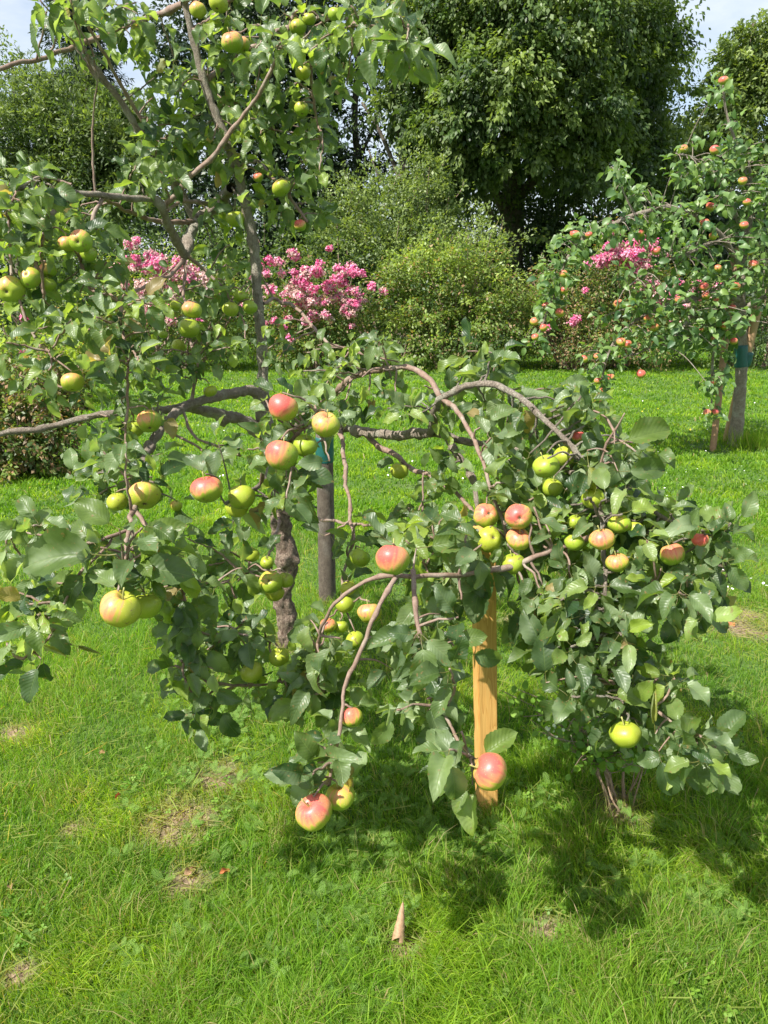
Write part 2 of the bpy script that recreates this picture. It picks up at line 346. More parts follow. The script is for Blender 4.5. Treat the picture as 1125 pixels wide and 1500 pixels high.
bm_ = n('ShaderNodeBump'); bm_.inputs['Distance'].default_value = .02; l(a2.outputs['Fac'], bm_.inputs['Height']); l(bm_.outputs[0], b_.inputs['Normal']); l(b_.outputs[0], o_.inputs[0]); M_GROUND = m

# ------------------------------------------------------------------ ground sheet
BARE = [(ground(258, 1205), .13), (ground(315, 1145), .11), (ground(270, 1290), .075), (ground(110, 1210), .04), (ground(1082, 925), .14), (ground(1095, 905), .09),
        (ground(752, 915), .07), (ground(20, 1075), .07), (ground(30, 1420), .05), (ground(905, 1185), .10), (ground(1010, 860), .05), (ground(425, 945), .10), (ground(590, 1395), .05), (ground(800, 1370), .06)]
def bare(x, y):
    v = 0
    for p, r in BARE:
        d = math.hypot((x - p.x) , (y - p.y)) / r
        if d < 2: v = max(v, max(0., 1.25 - d + .5 * mnoise.noise(Vector((x * 14, y * 14, 1)))))
    return min(1., v)
def gz(x, y):
    return .03 * mnoise.noise(Vector((x * .35, y * .35, 0))) + .012 * mnoise.noise(Vector((x * 1.6, y * 1.6, 5))) + (.0 if y < 20 else .01 * (y - 20))
def axis(lo, hi, dense_lo, dense_hi, st):
    a = list(np.arange(dense_lo, dense_hi, st)); x = dense_hi; s = st
    while x < hi: a.append(x); s *= 1.28; x += s
    a.append(hi); x = dense_lo; s = st; pre = []
    while x > lo: s *= 1.28; x -= s; pre.append(max(x, lo))
    return np.array(sorted(set(pre + a)))
gx = axis(-400, 400, -1.8, 1.8, .025); gy = axis(-200, 800, .7, 4.3, .025)
GV = np.array([(x, y, gz(x, y)) for y in gy for x in gx]); nx = len(gx)
GC = np.array([(bare(v[0], v[1]) if .6 < v[1] < 4.5 and abs(v[0]) < 2 else 0, 0, 0, 1) for v in GV])
GF = [(j * nx + i, j * nx + i + 1, (j + 1) * nx + i + 1, (j + 1) * nx + i) for j in range(len(gy) - 1) for i in range(nx - 1)]
tag(mesh_np('ground', GV, GF, M_GROUND, None, None, GC), kind='structure')

# ------------------------------------------------------------------ grass
def grass(seed, n, name, label, ymin, ymax, hgt, wid, dryf, xw=.62):
    r = np.random.default_rng(seed)
    y = ymin * (ymax / ymin) ** r.random(n)
    x = (r.random(n) * 2 - 1) * (xw * y + .35)
    keep = []; A = []
    for i in range(n):
        xi, yi = x[i], y[i]
        bb = bare(xi, yi) if yi < 4.6 else 0
        if r.random() < bb * .9: keep.append(False); A.append((0, 0, 0, 0)); continue
        keep.append(True)
        A.append((mnoise.noise(Vector((xi * 1.1, yi * 1.1, 0))), mnoise.noise(Vector((xi * 5, yi * 5, 9))), mnoise.noise(Vector((xi * 3.1, yi * 3.1, 4))), bb))
    keep = np.array(keep); A = np.array(A)[keep]; x = x[keep]; y = y[keep]; n = len(x)
    z = np.array([gz(a, b) for a, b in zip(x, y)]) - .004
    h = hgt * (1 + .55 * A[:, 0] + .7 * A[:, 1]) * (.5 + r.random(n) * .9) * (1 - .75 * A[:, 3])
    # mown lawn far off, longer tufts close by on the right
    h *= np.where((x > .1) & (y < 2.3), 1.25, 1.0)
    w_ = wid * (.7 + .6 * r.random(n)) * np.maximum(1, y / 2.6) ** .85
    la = A[:, 2] * 5 + r.random(n) * 4.5; ln = (.15 + .75 * r.random(n)) * h
    dx, dy = np.cos(la), np.sin(la)
    fa = r.random(n) * math.pi * 2
    sx, sy = np.cos(fa), np.sin(fa)
    prof = ((0, 0, 1.0), (.38, .12, .95), (.75, .48, .7), (1.0, 1.0, .08))
    V = np.zeros((n, 8, 3))
    for k, (tz, tl, tw) in enumerate(prof):
        cx = x + dx * ln * tl; cy = y + dy * ln * tl; cz = z + h * tz * (1 - .25 * tl)
        V[:, 2 * k] = np.stack([cx - sx * w_ * tw / 2, cy - sy * w_ * tw / 2, cz], 1)
        V[:, 2 * k + 1] = np.stack([cx + sx * w_ * tw / 2, cy + sy * w_ * tw / 2, cz], 1)
    TF = np.array([(0, 1, 3, 2), (2, 3, 5, 4), (4, 5, 7, 6)])
    F = (TF[None] + (np.arange(n) * 8)[:, None, None]).reshape(-1, 4)
    tone = np.clip(.5 + .9 * A[:, 0] + .5 * A[:, 1] + .4 * r.normal(size=n), 0, 1); yel = np.clip(.22 + .8 * A[:, 2] + .3 * r.normal(size=n), 0, 1) ** 1.3
    dry = np.where(r.random(n) < dryf + .55 * A[:, 3] + .16 * np.clip(A[:, 1] * 3, 0, 1) * (y < 5), .55 + .45 * r.random(n), 0)
    C = np.repeat(np.stack([tone, yel, dry, np.ones(n)], 1), 8, 0)
    # stems are paler at the foot
    o = mesh_np(name, V.reshape(-1, 3), F, M_GRASS, None, None, C)
    return tag(o, label, 'grass', kind='stuff')
grass(1, 300000, 'lawn_grass', 'short bright green lawn grass covering the whole garden floor', .95, 5.0, .047, .0021, .07)
grass(2, 200000, 'far_lawn_grass', 'mown sunlit lawn reaching back to the flowering shrubs', 4.6, 19, .045, .0046, .015)
grass(3, 9000, 'long_grass', 'taller loose grass blades standing above the near lawn', 1.0, 3.6, .085, .0028, .05)
# flat straw / thatch near the bare patches
r = np.random.default_rng(5); mb = MB(); TV = np.array([(0, -.5, 0), (0, .5, 0), (1, .4, .0), (1, -.4, .0)]); TF = np.array([(0, 1, 2, 3)])
n = 5000; bp = r.integers(0, len(BARE), n); px = np.array([BARE[i][0].x for i in bp]) + r.normal(size=n) * .16; py = np.array([BARE[i][0].y for i in bp]) + r.normal(size=n) * .15
pz = np.array([gz(a, b) for a, b in zip(px, py)]) + .004 + r.random(n) * .022
D = r.normal(size=(n, 3)) * (1, 1, .22); Rm = frames(D, np.tile((0, 0, 1.), (n, 1)) + .6 * r.normal(size=(n, 3)))
TVs = TV * (1, .045, 1); V, F, U, C = place(TVs, TF, np.zeros((4, 2)), Rm, .02 + .05 * r.random(n), np.stack([px, py, pz], 1), np.stack([r.random(n), r.random(n), .7 + .3 * r.random(n), np.ones(n)], 1))
mb.add(V, F, U, C); tag(mb.build('dry_thatch', M_GRASS), 'straw coloured dry grass bits around the bare earth patches', 'dry grass', kind='stuff')

mb = MB(); n = 7000; yy = 1.0 * (6 / 1.0) ** r.random(n); xx = (r.random(n) * 2 - 1) * .62 * yy; D = r.normal(size=(n, 3)) * (1, 1, .15)
V, F, U, C = place(TVs, TF, np.zeros((4, 2)), frames(D, np.tile((0, 0, 1.), (n, 1)) + .6 * r.normal(size=(n, 3))), .02 + .06 * r.random(n), np.stack([xx, yy, np.array([gz(a, b) for a, b in zip(xx, yy)]) + .012 + r.random(n) * .025], 1), np.stack([r.random(n), r.random(n), .5 + .5 * r.random(n), np.ones(n)], 1))
mb.add(V, F, U, C); tag(mb.build('straw', M_GRASS), 'loose dead straw coloured grass stems lying through the green lawn', 'dry grass', kind='stuff')
# feathery weeds (yarrow-like), clover and rosette leaves in the near lawn
def fern_template():
    V, F = [], []
    def quad(a, b, w0, w1, z=0):
        a = np.array(a); b = np.array(b); d = b - a; s = np.array((-d[1], d[0], 0)); s = s / (np.linalg.norm(s) + 1e-9)
        i = len(V); V.extend([a - s * w0, a + s * w0, b + s * w1, b - s * w1]); F.append((i, i + 1, i + 2, i + 3))
    quad((0, 0, 0), (.5, 0, .12), .012, .010); quad((.5, 0, .12), (1, 0, .05), .010, .004)
    for k in range(9):
        t = .15 + .8 * k / 9; z = .24 * t * (1 - t) * 2; ln = .24 * math.sin(math.pi * (t * .85 + .12))
        for s in (-1, 1):
            b = (t + ln * .55, s * ln, z + .03); quad((t, 0, z), b, .02, .006)
            m_ = ((t + b[0]) / 2, b[1] / 2, z); quad(m_, (m_[0] + .08, m_[1] + s * .015, z + .03), .014, .005); quad(m_, (m_[0] + .01, m_[1] + s * .075, z + .02), .014, .005)
    return np.array(V), np.array(F)
FV, FF = fern_template()
def weeds(n, spots, mbx, sc):
    X, Y = [], []
    for _ in range(n):
        (cx, cy), (rx, ry) = spots[rng.integers(len(spots))]
        g = ground(cx + rng.normal() * rx, min(1490, max(760, cy + rng.normal() * ry))); X.append(g.x); Y.append(g.y)
    # small rosettes of 4-7 leaves
    Pp, D = [], []
    for a, b in zip(X, Y):
        k = rng.integers(3, 7); a0 = rng.random() * 6
        for j in range(k):
            th = a0 + j * 6.28 / k + rng.normal() * .3; D.append((math.cos(th), math.sin(th), .15 + .7 * rng.random())); Pp.append((a, b, gz(a, b) + .008 + .02 * rng.random()))
    Pp = np.array(Pp); D = np.array(D); m_ = len(Pp)
    V, F, U, C = place(FV, FF, np.zeros((len(FV), 2)), frames(D, np.tile((0, 0, 1.), (m_, 1)) + .3 * rng.normal(size=(m_, 3))), sc * (.6 + .7 * rng.random(m_)), Pp,
                       np.stack([rng.random(m_), rng.random(m_) * .7, np.zeros(m_), np.ones(m_)], 1))
    mbx.add(V, F, U, C)
mb = MB(); weeds(560, [((560, 1300), (190, 90)), ((600, 1150), (120, 50)), ((380, 1150), (110, 60)), ((560, 1420), (200, 60)), ((640, 1260), (110, 50)), ((1060, 1300), (60, 80)), ((330, 1060), (80, 30))], mb, .040)
tag(mb.build('yarrow', M_WEED), 'feathery yarrow leaves spread low through the near lawn', 'ground cover', kind='stuff')
def clover_template():
    V, F = [], []
    for k in range(3):
        a = k * 2.094; ca, sa = math.cos(a), math.sin(a)
        pts = [(0, 0, 0), (.55, .38, .1), (.98, .2, .06), (.9, 0, .02), (.98, -.2, .06), (.55, -.38, .1)]
        i = len(V); V.extend([(p[0] * ca - p[1] * sa, p[0] * sa + p[1] * ca, p[2]) for p in pts]); F.extend([(i, i + 3, i + 2, i + 1), (i, i + 5, i + 4, i + 3)])
    return np.array(V), np.array(F)
CV, CF = clover_template()
n = 5200; gy_ = 1.0 * (9 / 1.0) ** rng.random(n); gx_ = (rng.random(n) * 2 - 1) * .62 * gy_
kk = np.array([mnoise.noise(Vector((a * 2.2, b * 2.2, 12))) for a, b in zip(gx_, gy_)]) > .08; gx_, gy_ = gx_[kk], gy_[kk]; n = len(gx_)
Pp = np.stack([gx_, gy_, np.array([gz(a, b) for a, b in zip(gx_, gy_)]) + .012 + .02 * rng.random(n)], 1)
V, F, U, C = place(CV, CF, np.zeros((len(CV), 2)), frames(rng.normal(size=(n, 3)) * (1, 1, .25), np.tile((0, 0, 1.), (n, 1)) + .35 * rng.normal(size=(n, 3))), .009 + .007 * rng.random(n), Pp, np.stack([rng.random(n), rng.random(n) * .6, np.zeros(n), np.ones(n)], 1))
mb = MB(); mb.add(V, F, U, C); tag(mb.build('clover', M_WEED), 'small round clover leaves scattered among the grass blades', 'ground cover', kind='stuff')
# daisies and buttercups
def flowers_on_lawn(n, boxes, mat, name, label, r0, seed):
    q = np.random.default_rng(seed); mb = MB(); a = np.arange(8) / 8 * 6.283
    TVx = np.vstack([np.stack([np.cos(a), np.sin(a), np.full(8, .25)], 1), np.stack([.25 * np.cos(a), .25 * np.sin(a), np.full(8, 0.)], 1), np.stack([.02 * np.cos(a), .02 * np.sin(a), np.full(8, .12)], 1)])
    TFx = np.array([(j * 8 + k, j * 8 + (k + 1) % 8, (j + 1) * 8 + (k + 1) % 8, (j + 1) * 8 + k) for j in range(2) for k in range(8)])
    Pp = []
    for _ in range(n):
        b = boxes[q.integers(len(boxes))]; g = ground(b[0] + q.random() * (b[2] - b[0]), b[1] + q.random() * (b[3] - b[1])); Pp.append((g.x, g.y, gz(g.x, g.y) + .045 + .02 * q.random()))
    Pp = np.array(Pp)
    V, F, U, C = place(TVx, TFx, np.zeros((24, 2)), frames(q.normal(size=(n, 3)) * (1, 1, .2), np.tile((0, -.2, 1.), (n, 1)) + .3 * q.normal(size=(n, 3))), r0 * (.7 + .5 * q.random(n)), Pp, np.ones((n, 4)))
    mb.add(V, F, U, C); tag(mb.build(name, mat), label, 'flowers', kind='stuff')
flowers_on_lawn(110, [(960, 670, 1125, 760), (880, 540, 1125, 640), (500, 600, 720, 720), (1030, 840, 1125, 880), (550, 545, 900, 600), (280, 610, 420, 720)], M_WHITE, 'daisies', 'tiny white daisies dotted over the sunlit lawn', .0075, 21)
flowers_on_lawn(40, [(930, 560, 1125, 650), (620, 560, 900, 640)], M_YELLOW, 'buttercups', 'tiny yellow buttercups in the lawn near the right tree', .008, 22)

# ------------------------------------------------------------------ apple leaf templates
def leaf_template(seed, fold=.16, curl=.35, wave=.05, roll=0.0, wid=.34, nv=17, nu=4, serr=.045, petiole=True):
    q = np.random.default_rng(seed); V, U = [], []
    ph, bend = q.random() * 6, q.normal() * .12
    for j in range(nv + 1):
        v = j / nv; wv = wid * (math.sin(math.pi * min(1, v ** .93)) ** .62 if 0 < v < 1 else 0) * (1.04 - .10 * v) + .006
        if v > .86: wv *= 1 - .25 * (v - .86) / .14
        s = 1 + (serr if j % 2 else -serr)
        for i in range(nu + 1):
            u = -1 + 2 * i / nu; ws = wv * (s if abs(u) == 1 else 1)
            y = u * ws; z = fold * abs(u) * wv / wid * .5 - curl * v * v * .5 + wave * math.sin(v * 11 + ph + (2 if u > 0 else 0)) * abs(u) ** 1.5
            if roll: a = roll * u; y = ws * math.sin(a) / max(.2, roll) ; z += ws * (1 - math.cos(a)) * .8
            V.append((v * (1 - .1 * curl * v), y + bend * v * v, z)); U.append((u, v))
    F = [(j * (nu + 1) + i, (j + 1) * (nu + 1) + i, (j + 1) * (nu + 1) + i + 1, j * (nu + 1) + i + 1) for j in range(nv) for i in range(nu)]
    TC = [0.] * len(V)
    if petiole:
        pl = .28 + .12 * q.random(); V = [(a + pl, b, c) for a, b, c in V]
        for j in range(4):
            t = j / 3; k = len(V)
            for s in (0, 1, 2):
                an = s * 2.094; V.append((pl * t, .011 * math.cos(an), .011 * math.sin(an) - .09 * (1 - t) * t * 2 - 0.0)); U.append((0, 0)); TC.append(.35)
            if j: F.extend([(k - 3 + s, k - 3 + (s + 1) % 3, k + (s + 1) % 3, k + s) for s in range(3)])
    return np.array(V), np.array(F), np.array(U), np.array(TC)
LT = [leaf_template(s, q[0], q[1], q[2], q[3], q[4]) for s, q in enumerate([(.3, .35, .05, 0, .31), (.55, .6, .06, 0, .29), (.2, .9, .07, 0, .33), (.4, .1, .08, 0, .27), (.6, 1.3, .06, 0, .30), (.25, .5, .10, 0, .34), (.3, -.25, .07, 0, .30), (.1, .7, .05, 1.3, .31), (.5, .8, .11, .7, .28), (.3, 1.7, .07, .5, .30)])]
WT = [leaf_template(40 + s, .2, 1.4, .12, 2.4, .26) for s in range(3)]       # withered and rolled
def add_leaves(mb, Pp, D, N, S, C, T=None, which=None):
    Pp, D, N, S, C = map(np.asarray, (Pp, D, N, S, C)); T = T or LT
    idx = rng.integers(0, len(T), len(Pp)) if which is None else which
    for k in range(len(T)):
        s = idx == k
        if not s.any(): continue
        TV, TF, TU, TC = T[k]
        mb.add(*place(TV, TF, TU, frames(D[s], N[s]), S[s], Pp[s], C[s], TC))

# ------------------------------------------------------------------ apples
def make_apple(parent, pos, rad, blush, pose, seed, seg=26, rings=18, sub=True, blushdir=None, ripe=None):
    q = np.random.default_rng(seed); mb = MB()
    ax = {'down': Vector((q.normal() * .25, q.normal() * .25 - .1, -1)), 'cam': Vector((q.normal() * .25, -1, .35 + q.normal() * .25)), 'side': Vector((.9, -.1, -.35)), 'front': Vector((.2, -.75, -.6))}[pose].normalized()   # calyx direction
    up = -ax; a = up.cross(Vector((.3, 1, .2))).normalized(); b = up.cross(a)
    sq = .80 + .14 * q.random(); lob = .02 + .02 * q.random(); ph = q.random() * 6
    V, U, C = [], [], []
    bd = Vector(blushdir if blushdir else (-.35, -.45, .8)).normalized(); bd = (bd + Vector(q.normal(size=3)) * .12).normalized()
    rp = q.random() * .5 + .05 if ripe is None else ripe
    for j in range(rings + 1):
        t = .015 + (math.pi - .03) * j / rings          # 0 at the stalk, pi at the calyx
        ct, st = math.cos(t), math.sin(t)
        for i in range(seg):
            f = i / seg * 6.28318
            rr = st * (1 + .09 * mnoise.noise(Vector((math.cos(f) * 1.2 + seed, math.sin(f) * 1.2, ct * 1.1)))) * (1 + .05 * ct) * (1 + lob * math.cos(5 * f + ph) * (1 - ct) * .5 + .015 * math.cos(2 * f + ph))
            z = ct * sq
            z -= .34 * math.exp(-(st / .27) ** 2) * (1 if ct > 0 else 0) * (1)
            z += .22 * math.exp(-(st / .22) ** 2) * (1 if ct < 0 else 0)
            p = (a * (math.cos(f) * rr) + b * (math.sin(f) * rr) + up * z)
            nrm = (a * math.cos(f) * st + b * math.sin(f) * st + up * ct)
            V.append(pos + p * rad); U.append((i / seg, j / rings))
            e = nrm.dot(bd); bl = max(0., min(1., (e + .2) / 1.2)) ** 1.15 * blush * 1.25
            rus = .8 * math.exp(-(st / .16) ** 2) if ct > 0 else .35 * math.exp(-(st / .14) ** 2)
            C.append((bl, max(0, min(1, rp + .35 * e)), rus, 1))
    F = [(j * seg + i, (j + 1) * seg + i, (j + 1) * seg + (i + 1) % seg, j * seg + (i + 1) % seg) for j in range(rings) for i in range(seg)]
    mb.add(np.array(V), F, np.array(U), np.array(C, np.float32))
    o = part(mb, 'apple', M_APPLE, parent)
    if sub:
        sm = MB(); s0 = pos + up * rad * (sq - .36); s1 = pos + up * rad * (sq + .32) + a * rad * .12; c_, r_ = catmull([s0, (s0 + s1) / 2 + b * rad * .05, s1], [rad * .05, rad * .038, rad * .05], rad * .15); tube(sm, c_, r_, 6)
        so_ = sm.build('stalk', M_STALK, o)
        cm = MB(); c0 = pos - up * rad * (sq - .21)
        TVc = np.array([(0, -.35, 0), (0, .35, 0), (1, .06, .5), (1, -.06, .5)]); D = []
        for k in range(5): D.append(a * math.cos(k * 1.257) + b * math.sin(k * 1.257))
        D = np.array([tuple(d) for d in D]); cm.add(*place(TVc, np.array([(0, 1, 2, 3)]), np.zeros((4, 2)), frames(D, np.tile(np.array(ax), (5, 1))), np.full(5, rad * .17), np.tile(np.array(c0), (5, 1)), np.ones((5, 4))))
        cm.build('calyx', M_CALYX, o)
    return o

# ------------------------------------------------------------------ the near apple tree
TY = 3.15
base = ground(424, 950); base.y = TY
tree = thing('apple_tree', (base.x, base.y, 0), 'large near apple tree with knobbly grey trunk and weeping branches of green and red apples', 'apple tree')
trunk_px = [(426, 965, 34), (424, 930, 31), (419, 900, 33), (413, 870, 31), (420, 840, 34), (420, 812, 38), (413, 785, 33), (412, 755, 33), (404, 715, 30), (396, 670, 28), (391, 630, 25), (387, 590, 20), (385, 540, 18), (381, 480, 18), (376, 420, 18), (372, 360, 20), (362, 310, 18), (350, 262, 17), (336, 215, 17), (318, 172, 16), (304, 135, 15), (292, 92, 14), (280, 45, 13), (268, -5, 12), (255, -70, 9)]
pts = [PY(a, b, TY) for a, b, _ in trunk_px]; pts[0].z = -.05
rad = [w_ * (.82 if b < 560 else .86) / 2 / FPX * (TY / (cp - (b - 750) / FPX * sp)) for a, b, w_ in trunk_px]
C_, r_ = catmull(pts, rad, .012)
kn = [(PY(432, 793, TY - .04), .024, .032), (PY(438, 822, TY - .03), .024, .032), (PY(414, 824, TY - .05), .025, .022), (PY(428, 840, TY - .05), .02, .012), (PY(404, 925, TY), .02, .015), (PY(420, 885, TY - .05), .02, .01), (PY(402, 765, TY - .04), .02, .012), (PY(408, 932, TY - .04), .03, .012)]
mb = MB(); tube(mb, C_, r_, 40, .30, 26, kn)
part(mb, 'trunk', M_TRUNK, tree)
trunkC = C_.copy()
BR = []          # (object points, radii)
def br(*seq, s=9, e=4, mat='b', root=True):
    """branch: (px, py, depth) ...; depth 0 = on the trunk; s, e: start and end width in photo pixels"""
    pts = []
    for a, b, c in seq:
        pts.append(PY(a, b, TY) if c == 0 else P(a, b, c - (.30 * min(1, max(0, (400 - b) / 400)) if b < 400 else 0)))
    n = len(pts); rad = []
    for k, (p, (a, b, c)) in enumerate(zip(pts, seq)):
        cc = (p.y * cp + (CAM_H - p.z) * sp); rad.append((s + (e - s) * k / (n - 1)) / 2 / FPX * cc)
    C_, r_ = catmull(pts, rad, .015)
    ph = len(BR) * 7.3; m = len(C_); am = np.minimum(1, np.minimum(np.arange(m), np.arange(m)[::-1]) / 6.)
    C_ = C_ + np.array([[mnoise.noise(Vector((i * .17, ph, k * 5.))) * .010 + mnoise.noise(Vector((i * .55, ph, 9 + k * 5.))) * .0035 for k in range(3)] for i in range(m)]) * am[:, None]
    BR.append([C_, r_, mat])
br((391, 640, 0), (376, 577, 3.05), (350, 575, 2.95), (310, 583, 2.8), (266, 598, 2.65), (240, 625, 2.5), (215, 662, 2.3), (205, 700, 2.15), (195, 745, 2.0), s=16, e=9)
br((395, 650, 0), (355, 617, 3.1), (318, 607, 3.0), (280, 598, 2.85), (255, 600, 2.7), s=17, e=14)
br((255, 600, 2.7), (200, 603, 2.62), (140, 608, 2.6), (95, 618, 2.6), (40, 632, 2.55), (-40, 640, 2.5), s=11, e=8)
br((395, 650, 0), (440, 622, 3.05), (500, 626, 2.85), (545, 634, 2.7), (590, 637, 2.6), (640, 636, 2.5), (700, 650, 2.4), (760, 660, 2.25), (820, 685, 2.1), (900, 720, 1.95), (960, 750, 1.85), (1020, 790, 1.78), (1075, 845, 1.7), s=17, e=4)
br((525, 628, 2.78), (560, 655, 2.7), (600, 683, 2.6), (635, 700, 2.5), (680, 735, 2.35), (700, 780, 2.2), s=9, e=5)
br((430, 625, 3.1), (455, 600, 2.9), (495, 572, 2.6), (520, 552, 2.5), (560, 540, 2.45), (600, 541, 2.4), (628, 555, 2.35), (645, 582, 2.3), s=8, e=9)
br((630, 637, 2.5), (636, 615, 2.4), (645, 585, 2.3), (675, 569, 2.2), (710, 565, 2.15), (745, 572, 2.1), (770, 588, 2.05), (795, 610, 2.0), (830, 645, 1.95), (865, 695, 1.9), (880, 760, 1.85), (885, 850, 1.8), (892, 930, 1.8), (905, 1000, 1.78), (915, 1045, 1.75), s=11, e=5)
br((645, 583, 2.3), (668, 600, 2.2), (690, 637, 2.1), (705, 670, 2.05), (716, 705, 2.0), (735, 760, 2.0), (745, 800, 1.95), s=8, e=4)
br((655, 640, 2.48), (672, 668, 2.4), (690, 700, 2.35), (700, 745, 2.3), s=12, e=7)
br((880, 780, 1.85), (820, 805, 1.85), (760, 828, 1.85), (700, 840, 1.8), (650, 844, 1.73), (600, 844, 1.7), (560, 846, 1.7), (525, 857, 1.7), (498, 877, 1.7), (478, 902, 1.72), (466, 925, 1.75), (462, 970, 1.82), (470, 1015, 1.85), s=9, e=4)
br((580, 846, 1.7), (568, 866, 1.68), (550, 900, 1.66), (530, 945, 1.65), (515, 985, 1.65), (506, 1020, 1.64), (497, 1058, 1.62), (490, 1105, 1.6), (482, 1150, 1.6), s=8, e=4.5)
br((605, 836, 1.7), (607, 870, 1.66), (613, 915, 1.64), (625, 960, 1.62), (634, 1000, 1.6), (652, 1045, 1.57), (672, 1085, 1.54), (692, 1112, 1.5), s=8, e=4)
br((498, 628, 2.85), (501, 650, 2.75), (505, 690, 2.6), (512, 740, 2.45), (516, 790, 2.3), (505, 840, 2.2), (500, 890, 2.15), s=7, e=4)
br((410, 748, 0), (440, 757, 3.1), (480, 762, 2.9), (530, 769, 2.6), (580, 772, 2.35), (640, 775, 2.15), (680, 790, 2.05), s=5, e=3)
br((394, 655, 0), (392, 690, 2.75), (378, 712, 2.3), (352, 725, 2.05), (330, 738, 2.0), s=9, e=5)
br((382, 710, 2.32), (392, 680, 2.15), (412, 657, 2.02), (438, 632, 1.98), (465, 605, 1.95), s=7, e=5)
br((410, 755, 0), (403, 790, 2.9), (392, 820, 2.5), (385, 850, 2.25), s=5, e=3)
br((205, 700, 2.15), (196, 740, 1.95), (190, 775, 1.75), (184, 810, 1.62), (178, 850, 1.57), s=9, e=5)
br((190, 775, 1.75), (150, 790, 1.7), (110, 792, 1.68), (66, 787, 1.68), (15, 775, 1.7), s=6, e=3)
br((165, 790, 1.72), (130, 830, 1.68), (100, 880, 1.64), (85, 915, 1.6), (60, 945, 1.58), (35, 965, 1.56), s=5, e=3)
br((196, 745, 2.0), (225, 790, 1.9), (250, 835, 1.85), (268, 870, 1.83), (278, 925, 1.85), (270, 980, 1.86), (290, 1035, 1.85), s=7, e=3)
br((274, 960, 1.86), (300, 995, 1.9), (340, 1005, 1.97), (380, 1003, 2.02), (418, 998, 2.05), s=5, e=3.5)
br((255, 850, 1.85), (300, 852, 2.0), (330, 855, 2.1), (365, 840, 2.2), (395, 835, 2.25), s=4, e=3)
br((290, 925, 1.86), (320, 935, 1.95), (355, 925, 2.05), (395, 940, 2.05), s=4, e=3)
br((266, 597, 2.65), (285, 640, 2.6), (320, 655, 2.5), (352, 668, 2.4), s=5, e=3)
br((240, 625, 2.5), (270, 645, 2.5), (300, 665, 2.45), (318, 690, 2.4), s=4, e=3)
# upper left
br((268, 6, 0), (235, 20, 3.1), (195, 34, 3.05), (160, 50, 2.95), (110, 68, 2.8), (55, 86, 2.65), (-30, 108, 2.5), s=9, e=6)
br((180, 35, 3.0), (160, 20, 2.9), (138, 6, 2.85), (120, -15, 2.8), s=5, e=3)
br((340, 275, 0), (318, 300, 3.3), (290, 325, 3.15), (278, 350, 3.05), (270, 375, 2.95), s=15, e=13)
br((290, 325, 3.15), (276, 305, 3.15), (250, 255, 3.1), (215, 205, 3.05), (172, 145, 3.0), (130, 85, 2.95), (92, 25, 2.9), (75, -20, 2.9), s=12, e=8)
br((245, 240, 3.08), (222, 195, 3.0), (195, 155, 2.95), (150, 75, 2.85), (120, 20, 2.8), s=7, e=4)
br((270, 375, 2.95), (254, 345, 2.85), (240, 315, 2.75), (224, 293, 2.7), (190, 289, 2.65), (145, 286, 2.55), (100, 282, 2.5), (50, 277, 2.4), (15, 270, 2.35), s=12, e=7)
br((236, 306, 2.75), (262, 280, 2.75), (290, 250, 2.75), (315, 222, 2.75), (340, 190, 2.75), (375, 145, 2.72), (400, 95, 2.7), (415, 60, 2.7), (430, 20, 2.7), s=8, e=5)
br((290, 325, 3.15), (250, 325, 3.0), (220, 322, 2.9), (185, 308, 2.8), (150, 290, 2.6), s=8, e=5)
br((308, 300, 3.2), (285, 296, 3.0), (262, 297, 2.9), (245, 308, 2.78), s=6, e=5)
br((110, 284, 2.52), (90, 298, 2.45), (70, 325, 2.4), (58, 355, 2.35), (50, 390, 2.3), (65, 430, 2.25), s=8, e=5)
br((140, 286, 2.55), (138, 240, 2.55), (136, 180, 2.55), (143, 120, 2.5), s=4.5, e=2)
br((150, 292, 2.57), (136, 318, 2.5), (126, 340, 2.45), (118, 380, 2.4), (130, 420, 2.35), (172, 440, 2.28), (180, 480, 2.25), (187, 530, 2.25), (186, 590, 2.25), (184, 662, 2.25), s=6, e=4)
br((105, 270, 2.5), (75, 262, 2.5), (45, 265, 2.4), (20, 300, 2.35), (15, 370, 2.3), (25, 440, 2.25), (55, 500, 2.25), (80, 530, 2.2), (112, 600, 2.5), s=4, e=4)
br((270, 378, 2.95), (255, 397, 2.85), (232, 413, 2.75), (205, 422, 2.65), (180, 440, 2.5), s=6, e=4)
br((270, 378, 2.95), (272, 400, 2.9), (268, 430, 2.85), (278, 460, 2.8), (280, 500, 2.75), (290, 540, 2.7), (280, 590, 2.7), s=4, e=5)
br((385, 445, 0), (405, 438, 3.2), (435, 455, 3.05), (460, 480, 2.9), (485, 505, 2.7), (520, 515, 2.55), (560, 525, 2.5), s=5, e=4)
br((274, 375, 2.95), (300, 395, 3.0), (325, 420, 3.0), (345, 450, 3.0), s=5, e=3)
br((345, 255, 0), (375, 235, 3.2), (400, 262, 3.1), (425, 290, 3.05), (450, 325, 3.0), s=7, e=4)
br((318, 172, 0), (350, 150, 3.2), (380, 160, 3.1), (400, 190, 3.0), s=6, e=3)
br((300, 120, 0), (340, 90, 3.1), (400, 50, 2.9), (440, 35, 2.8), (490, 25, 2.65), (540, 40, 2.5), (590, 60, 2.4), s=8, e=3)
br((440, 35, 2.8), (455, 80, 2.8), (458, 120, 2.82), (462, 165, 2.85), (470, 210, 2.9), s=5, e=3)
br((280, 45, 0), (320, 20, 3.1), (350, -10, 3.0), (380, -40, 2.9), s=7, e=4)
br((715, 640, 2.35), (718, 600, 2.3), (722, 560, 2.28), (727, 520, 2.26), s=4, e=2)
br((880, 680, 1.88), (890, 650, 1.85), (905, 625, 1.82), (915, 605, 1.8), s=4, e=2)
